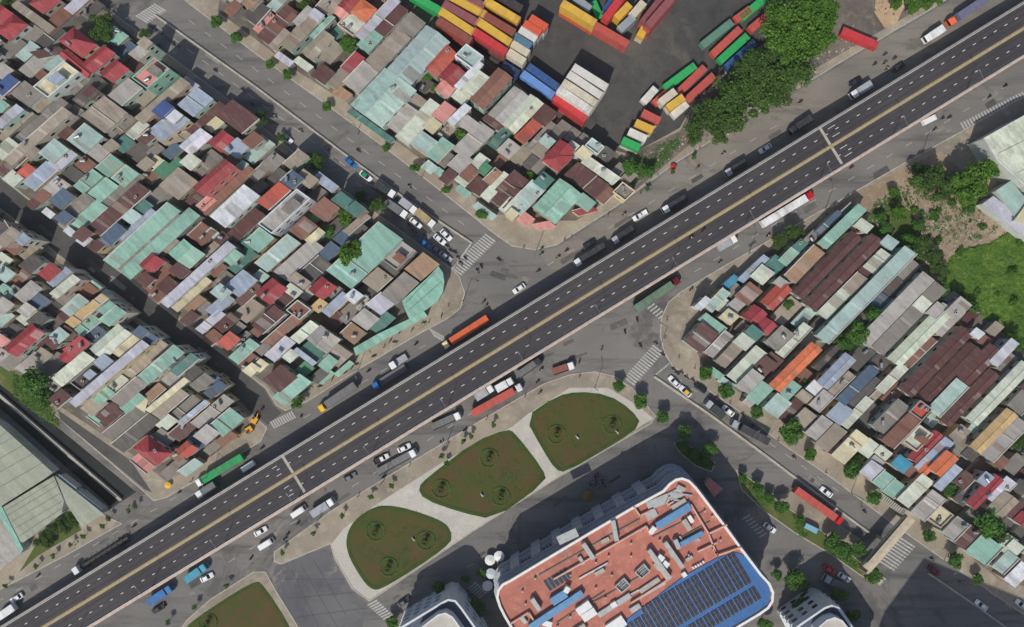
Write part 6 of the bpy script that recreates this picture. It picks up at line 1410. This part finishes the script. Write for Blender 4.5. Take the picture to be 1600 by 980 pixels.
for i, (x, y, l) in enumerate(((902, 683, 'nearest the crossroads'), (964, 675, 'by the avenue'), (646, 842, 'by the courtyard'), (753, 773, 'in the middle'))):
    root = empty('monument', P(x, y, 0.15), R(-50)); root.scale = (.7, .7, .7); m = MB(); m.box(-1.0, -.4, 0, 1.0, .4, .35); m.build('plinth', M_CONC, root); m = MB(); m.hexa([(-.8, -.12, .35), (.8, -.12, .35), (.8, .12, .35), (-.8, .12, .35)], [(-.5, -.1, 1.5), (.6, -.1, 1.2), (.6, .1, 1.2), (-.5, .1, 1.5)]); m.build('slab', M_WHT, root)
    tag(root, 'small white stone slab on the garden lawn ' + l, 'monument', 'stone slabs on the lawns')

# the green field: uneven ground under a mass of grass and creepers
FP = [(1472, 432), (1486, 402), (1510, 388), (1545, 380), (1575, 362), (1610, 362), (1680, 400), (1680, 590), (1600, 548), (1560, 516), (1530, 490), (1496, 470)]
def field():
    fw = G(FP); xs = [p.x for p in fw]; ys = [p.y for p in fw]; poly_ = [(p.x, p.y) for p in fw]; st = 0.55; idx = {}; vs = []; fs = []
    nx = int((max(xs) - min(xs)) / st); ny = int((max(ys) - min(ys)) / st)
    for i in range(nx + 1):
        for j in range(ny + 1):
            x, y = min(xs) + i * st, min(ys) + j * st
            if inside(x, y, poly_): idx[(i, j)] = len(vs); vs.append((x, y, 0.14 + 0.55 * abs(noise.noise(Vector((x * .22, y * .22, 0)))) + 0.28 * noise.noise(Vector((x * .9, y * .9, 3))) + 0.16))
    for (i, j) in idx:
        q = [(i, j), (i + 1, j), (i + 1, j + 1), (i, j + 1)]
        if all(k in idx for k in q): fs.append(tuple(idx[k] for k in q))
    me = bpy.data.meshes.new('field'); me.from_pydata(vs, [], fs); me.materials.append(M_FIELD); me.update(); tag(put('field', me), kind='structure')
    sheet('field_edge', [(x + (-3 if x < 1540 else 0), y) for x, y in FP], 0.15, M_FIELD)
    rg = np.random.default_rng(8); V_ = []; F_ = []
    for k in range(8000):
        v = vs[rg.integers(len(vs))]; c_ = np.array(v) + np.array([rg.uniform(-.3, .3), rg.uniform(-.3, .3), rg.uniform(0, .25)]); u = rg.normal(size=3); u[2] *= .2; u /= np.linalg.norm(u); w = np.cross(u, [0, 0, 1]); w /= np.linalg.norm(w) + 1e-6; s = rg.uniform(.12, .36); o = len(V_)
        V_ += [tuple(c_ - u * s), tuple(c_ - w * s * .5), tuple(c_ + u * s), tuple(c_ + w * s * .5)]; F_.append((o, o + 1, o + 2, o + 3))
    me = bpy.data.meshes.new('field_grass'); me.from_pydata(V_, [], F_); me.materials.append(M_LEAFB); me.update()
    tag(put('field_grass', me), 'bright green grass and creepers covering the field', 'grass', kind='stuff')
field()
for i in range(9):
    x, y = rgt.uniform(1480, 1600), rgt.uniform(370, 540)
    if inside(x, y, FP): tree(x, y, rgt.uniform(4, 11), rgt.choice('Bn'), 'low green bush', 'in the green field', h=0.9, group='bushes in the field', name='bush')
for i in range(60):
    x, y = rgt.uniform(1345, 1560), rgt.uniform(262, 430)
    if inside(x, y, [(1345, 335), (1420, 275), (1480, 255), (1560, 330), (1560, 370), (1490, 400), (1470, 440), (1400, 390)]): tree(x, y, rgt.uniform(2.5, 8), rgt.choice('Bns'), 'low wild bush', 'on the waste ground', h=0.8, group='bushes on the waste ground', name='bush')
def rubble(name, pts, n, seed, label):
    fw = [(p.x, p.y) for p in G(pts)]; xs = [p[0] for p in fw]; ys = [p[1] for p in fw]; rg = random.Random(seed); m = MB(); k = 0
    while k < n:
        x, y = rg.uniform(min(xs), max(xs)), rg.uniform(min(ys), max(ys))
        if not inside(x, y, fw) : continue
        k += 1
        if noise.noise(Vector((x * .1, y * .1, seed))) < -.1: continue
        s = rg.uniform(.08, .5) * rg.random() + .06; a_ = rg.uniform(0, 3); ca_, sa_ = math.cos(a_) * s, math.sin(a_) * s; q = rg.uniform(.4, 1)
        b4 = [(x + ca_, y + sa_), (x - sa_ * q, y + ca_ * q), (x - ca_, y - sa_), (x + sa_ * q, y - ca_ * q)]
        m.hexa([(*p, .1) for p in b4], [(p[0] * .8 + x * .2, p[1] * .8 + y * .2, .16 + s * .7) for p in b4], rg.randrange(2))
    tag(m.build(name, [M_CONC, M_CONCD]), label, 'rubble', kind='stuff')
rubble('rubble', [(1345, 335), (1420, 270), (1480, 240), (1540, 300), (1580, 350), (1490, 400), (1470, 440), (1400, 390)], 1800, 3, 'pale rubble strewn over the waste ground')
rubble('yard_rubble', [(990, 290), (978, 252), (1062, 210), (1120, 225), (1200, 160), (1330, 85), (1400, 20), (1380, -10), (1310, 60), (1210, 140)], 900, 5, 'grit and rubble on the verge beside the grove')
def scatter(name, pts, n, smin, smax, mat, seed, label, cat, up=.2):
    fw = [(p.x, p.y) for p in G(pts)]; xs = [p[0] for p in fw]; ys = [p[1] for p in fw]; rg = np.random.default_rng(seed); V_ = []; F_ = []; k = 0
    while k < n:
        x, y = rg.uniform(min(xs), max(xs)), rg.uniform(min(ys), max(ys))
        if not inside(x, y, fw): continue
        k += 1
        if noise.noise(Vector((x * .12, y * .12, seed))) < -0.05: continue
        for q in range(6):
            c_ = np.array([x, y, .2 + rg.uniform(0, up)]) + np.append(rg.normal(size=2) * .35, 0); u = rg.normal(size=3); u[2] *= .5; u /= np.linalg.norm(u); w = np.cross(u, [0, 0, 1]); w /= np.linalg.norm(w) + 1e-6; s = rg.uniform(smin, smax); o = len(V_)
            V_ += [tuple(c_ - u * s), tuple(c_ - w * s * .6), tuple(c_ + u * s), tuple(c_ + w * s * .6)]; F_.append((o, o + 1, o + 2, o + 3))
    me = bpy.data.meshes.new(name); me.from_pydata(V_, [], F_); me.materials.append(mat); me.update(); tag(put(name, me), label, cat, kind='stuff')
scatter('weeds', [(1350, 330), (1420, 280), (1480, 260), (1540, 310), (1560, 360), (1490, 395), (1470, 440), (1400, 385)], 900, .12, .3, M_LEAF, 4, 'scattered weeds and rubble plants on the bare earth', 'weeds', .5)
for gi, gpts in enumerate(GARD[:3]): scatter('lawn_tufts', gpts, 420, .08, .16, M_LEAFD, 30 + gi, ['patchy grass tufts on the upper garden lawn', 'patchy grass tufts on the middle garden lawn', 'patchy grass tufts on the courtyard garden lawn'][gi], 'grass', .05)
scatter('canal_weeds', [(-20, 560), (0, 566), (60, 612), (88, 646), (96, 668), (60, 648), (0, 600), (-20, 590)], 500, .12, .3, M_LEAF, 5, 'green weeds growing along the canal bank', 'weeds', .6)
scatter('island_plants', [(1156, 742), (1215, 786), (1280, 830), (1345, 882), (1370, 906), (1300, 866), (1240, 830), (1195, 798)], 700, .1, .25, M_LEAF, 6, 'low plants filling the island beside the mall', 'plants', .6)
scatter('triangle_plants', [(1055, 693), (1064, 690), (1114, 722), (1110, 735), (1086, 726), (1064, 707)], 500, .14, .32, M_LEAFD, 7, 'dark low plants in the shaded triangle bed', 'plants', .9)
scatter('yard_weeds', [(985, 290), (978, 252), (1060, 214), (1085, 220), (1070, 232)], 350, .12, .3, M_LEAF, 9, 'weeds along the wall below the container yard', 'weeds', .5)

# parasols before the mall
m = MB()
for i in range(10):
    a0, a1 = 6.283 * i / 10, 6.283 * (i + 1) / 10; m.add([(0, 0, 2.75), (1.7 * math.cos(a0), 1.7 * math.sin(a0), 2.2), (1.7 * math.cos(a1), 1.7 * math.sin(a1), 2.2), (1.7 * math.cos(a0), 1.7 * math.sin(a0), 2.02), (1.7 * math.cos(a1), 1.7 * math.sin(a1), 2.02)], [(0, 1, 2), (1, 3, 4, 2)])
ME_PAR = m.mesh('canopy', M_CLOTH); m = MB(); m.tube((0, 0, 0), (0, 0, 2.7), .04, n=6); m.tube((0, 0, 0), (0, 0, .12), .35, n=10); ME_PP = m.mesh('pole', M_STEEL)
for x, y, c_, l in ((780, 866, (226, 226, 224), 'white parasol before the mall, right one of the pair'), (766, 872, (214, 214, 210), 'white parasol before the mall, left one of the pair'), (767, 893, (196, 206, 214), 'pale grey parasol below the white pair by the mall corner'), (762, 912, (206, 206, 206), 'grey-white parasol nearest the zebra crossing by the mall'), (917, 773, (120, 92, 60), 'brown parasol beside the parked motorbikes before the mall'), (265, 757, (226, 180, 50), 'yellow parasol at the corner of the canal quarter'), (1051, 262, (196, 56, 50), 'red parasol on the pavement above the flyover')):
    root = empty('parasol', P(x, y, 0.02)); root.scale = (.6,) * 3 if c_[1] in (56, 180) else (1,) * 3; put('canopy', ME_PAR, root, lin(c_)); put('pole', ME_PP, root); tag(root, l, 'parasol', 'parasols')
# thin air between the drone and the ground
m = MB(); m.box(-690, -510, -4, 690, 510, 256); hz = bpy.data.materials.new('haze'); hz.use_nodes = True; hn = hz.node_tree.nodes; hn.clear()
pv = hn.new('ShaderNodeVolumePrincipled'); pv.inputs['Color'].default_value = (0.9, 0.93, 0.97, 1); pv.inputs['Density'].default_value = 0.00010; pv.inputs['Anisotropy'].default_value = 0.2
ho = hn.new('ShaderNodeOutputMaterial'); hz.node_tree.links.new(pv.outputs[0], ho.inputs['Volume'])
tag(m.build('haze', hz), 'thin pale haze in the air over the whole district', 'haze', kind='stuff')
resolve_labels()
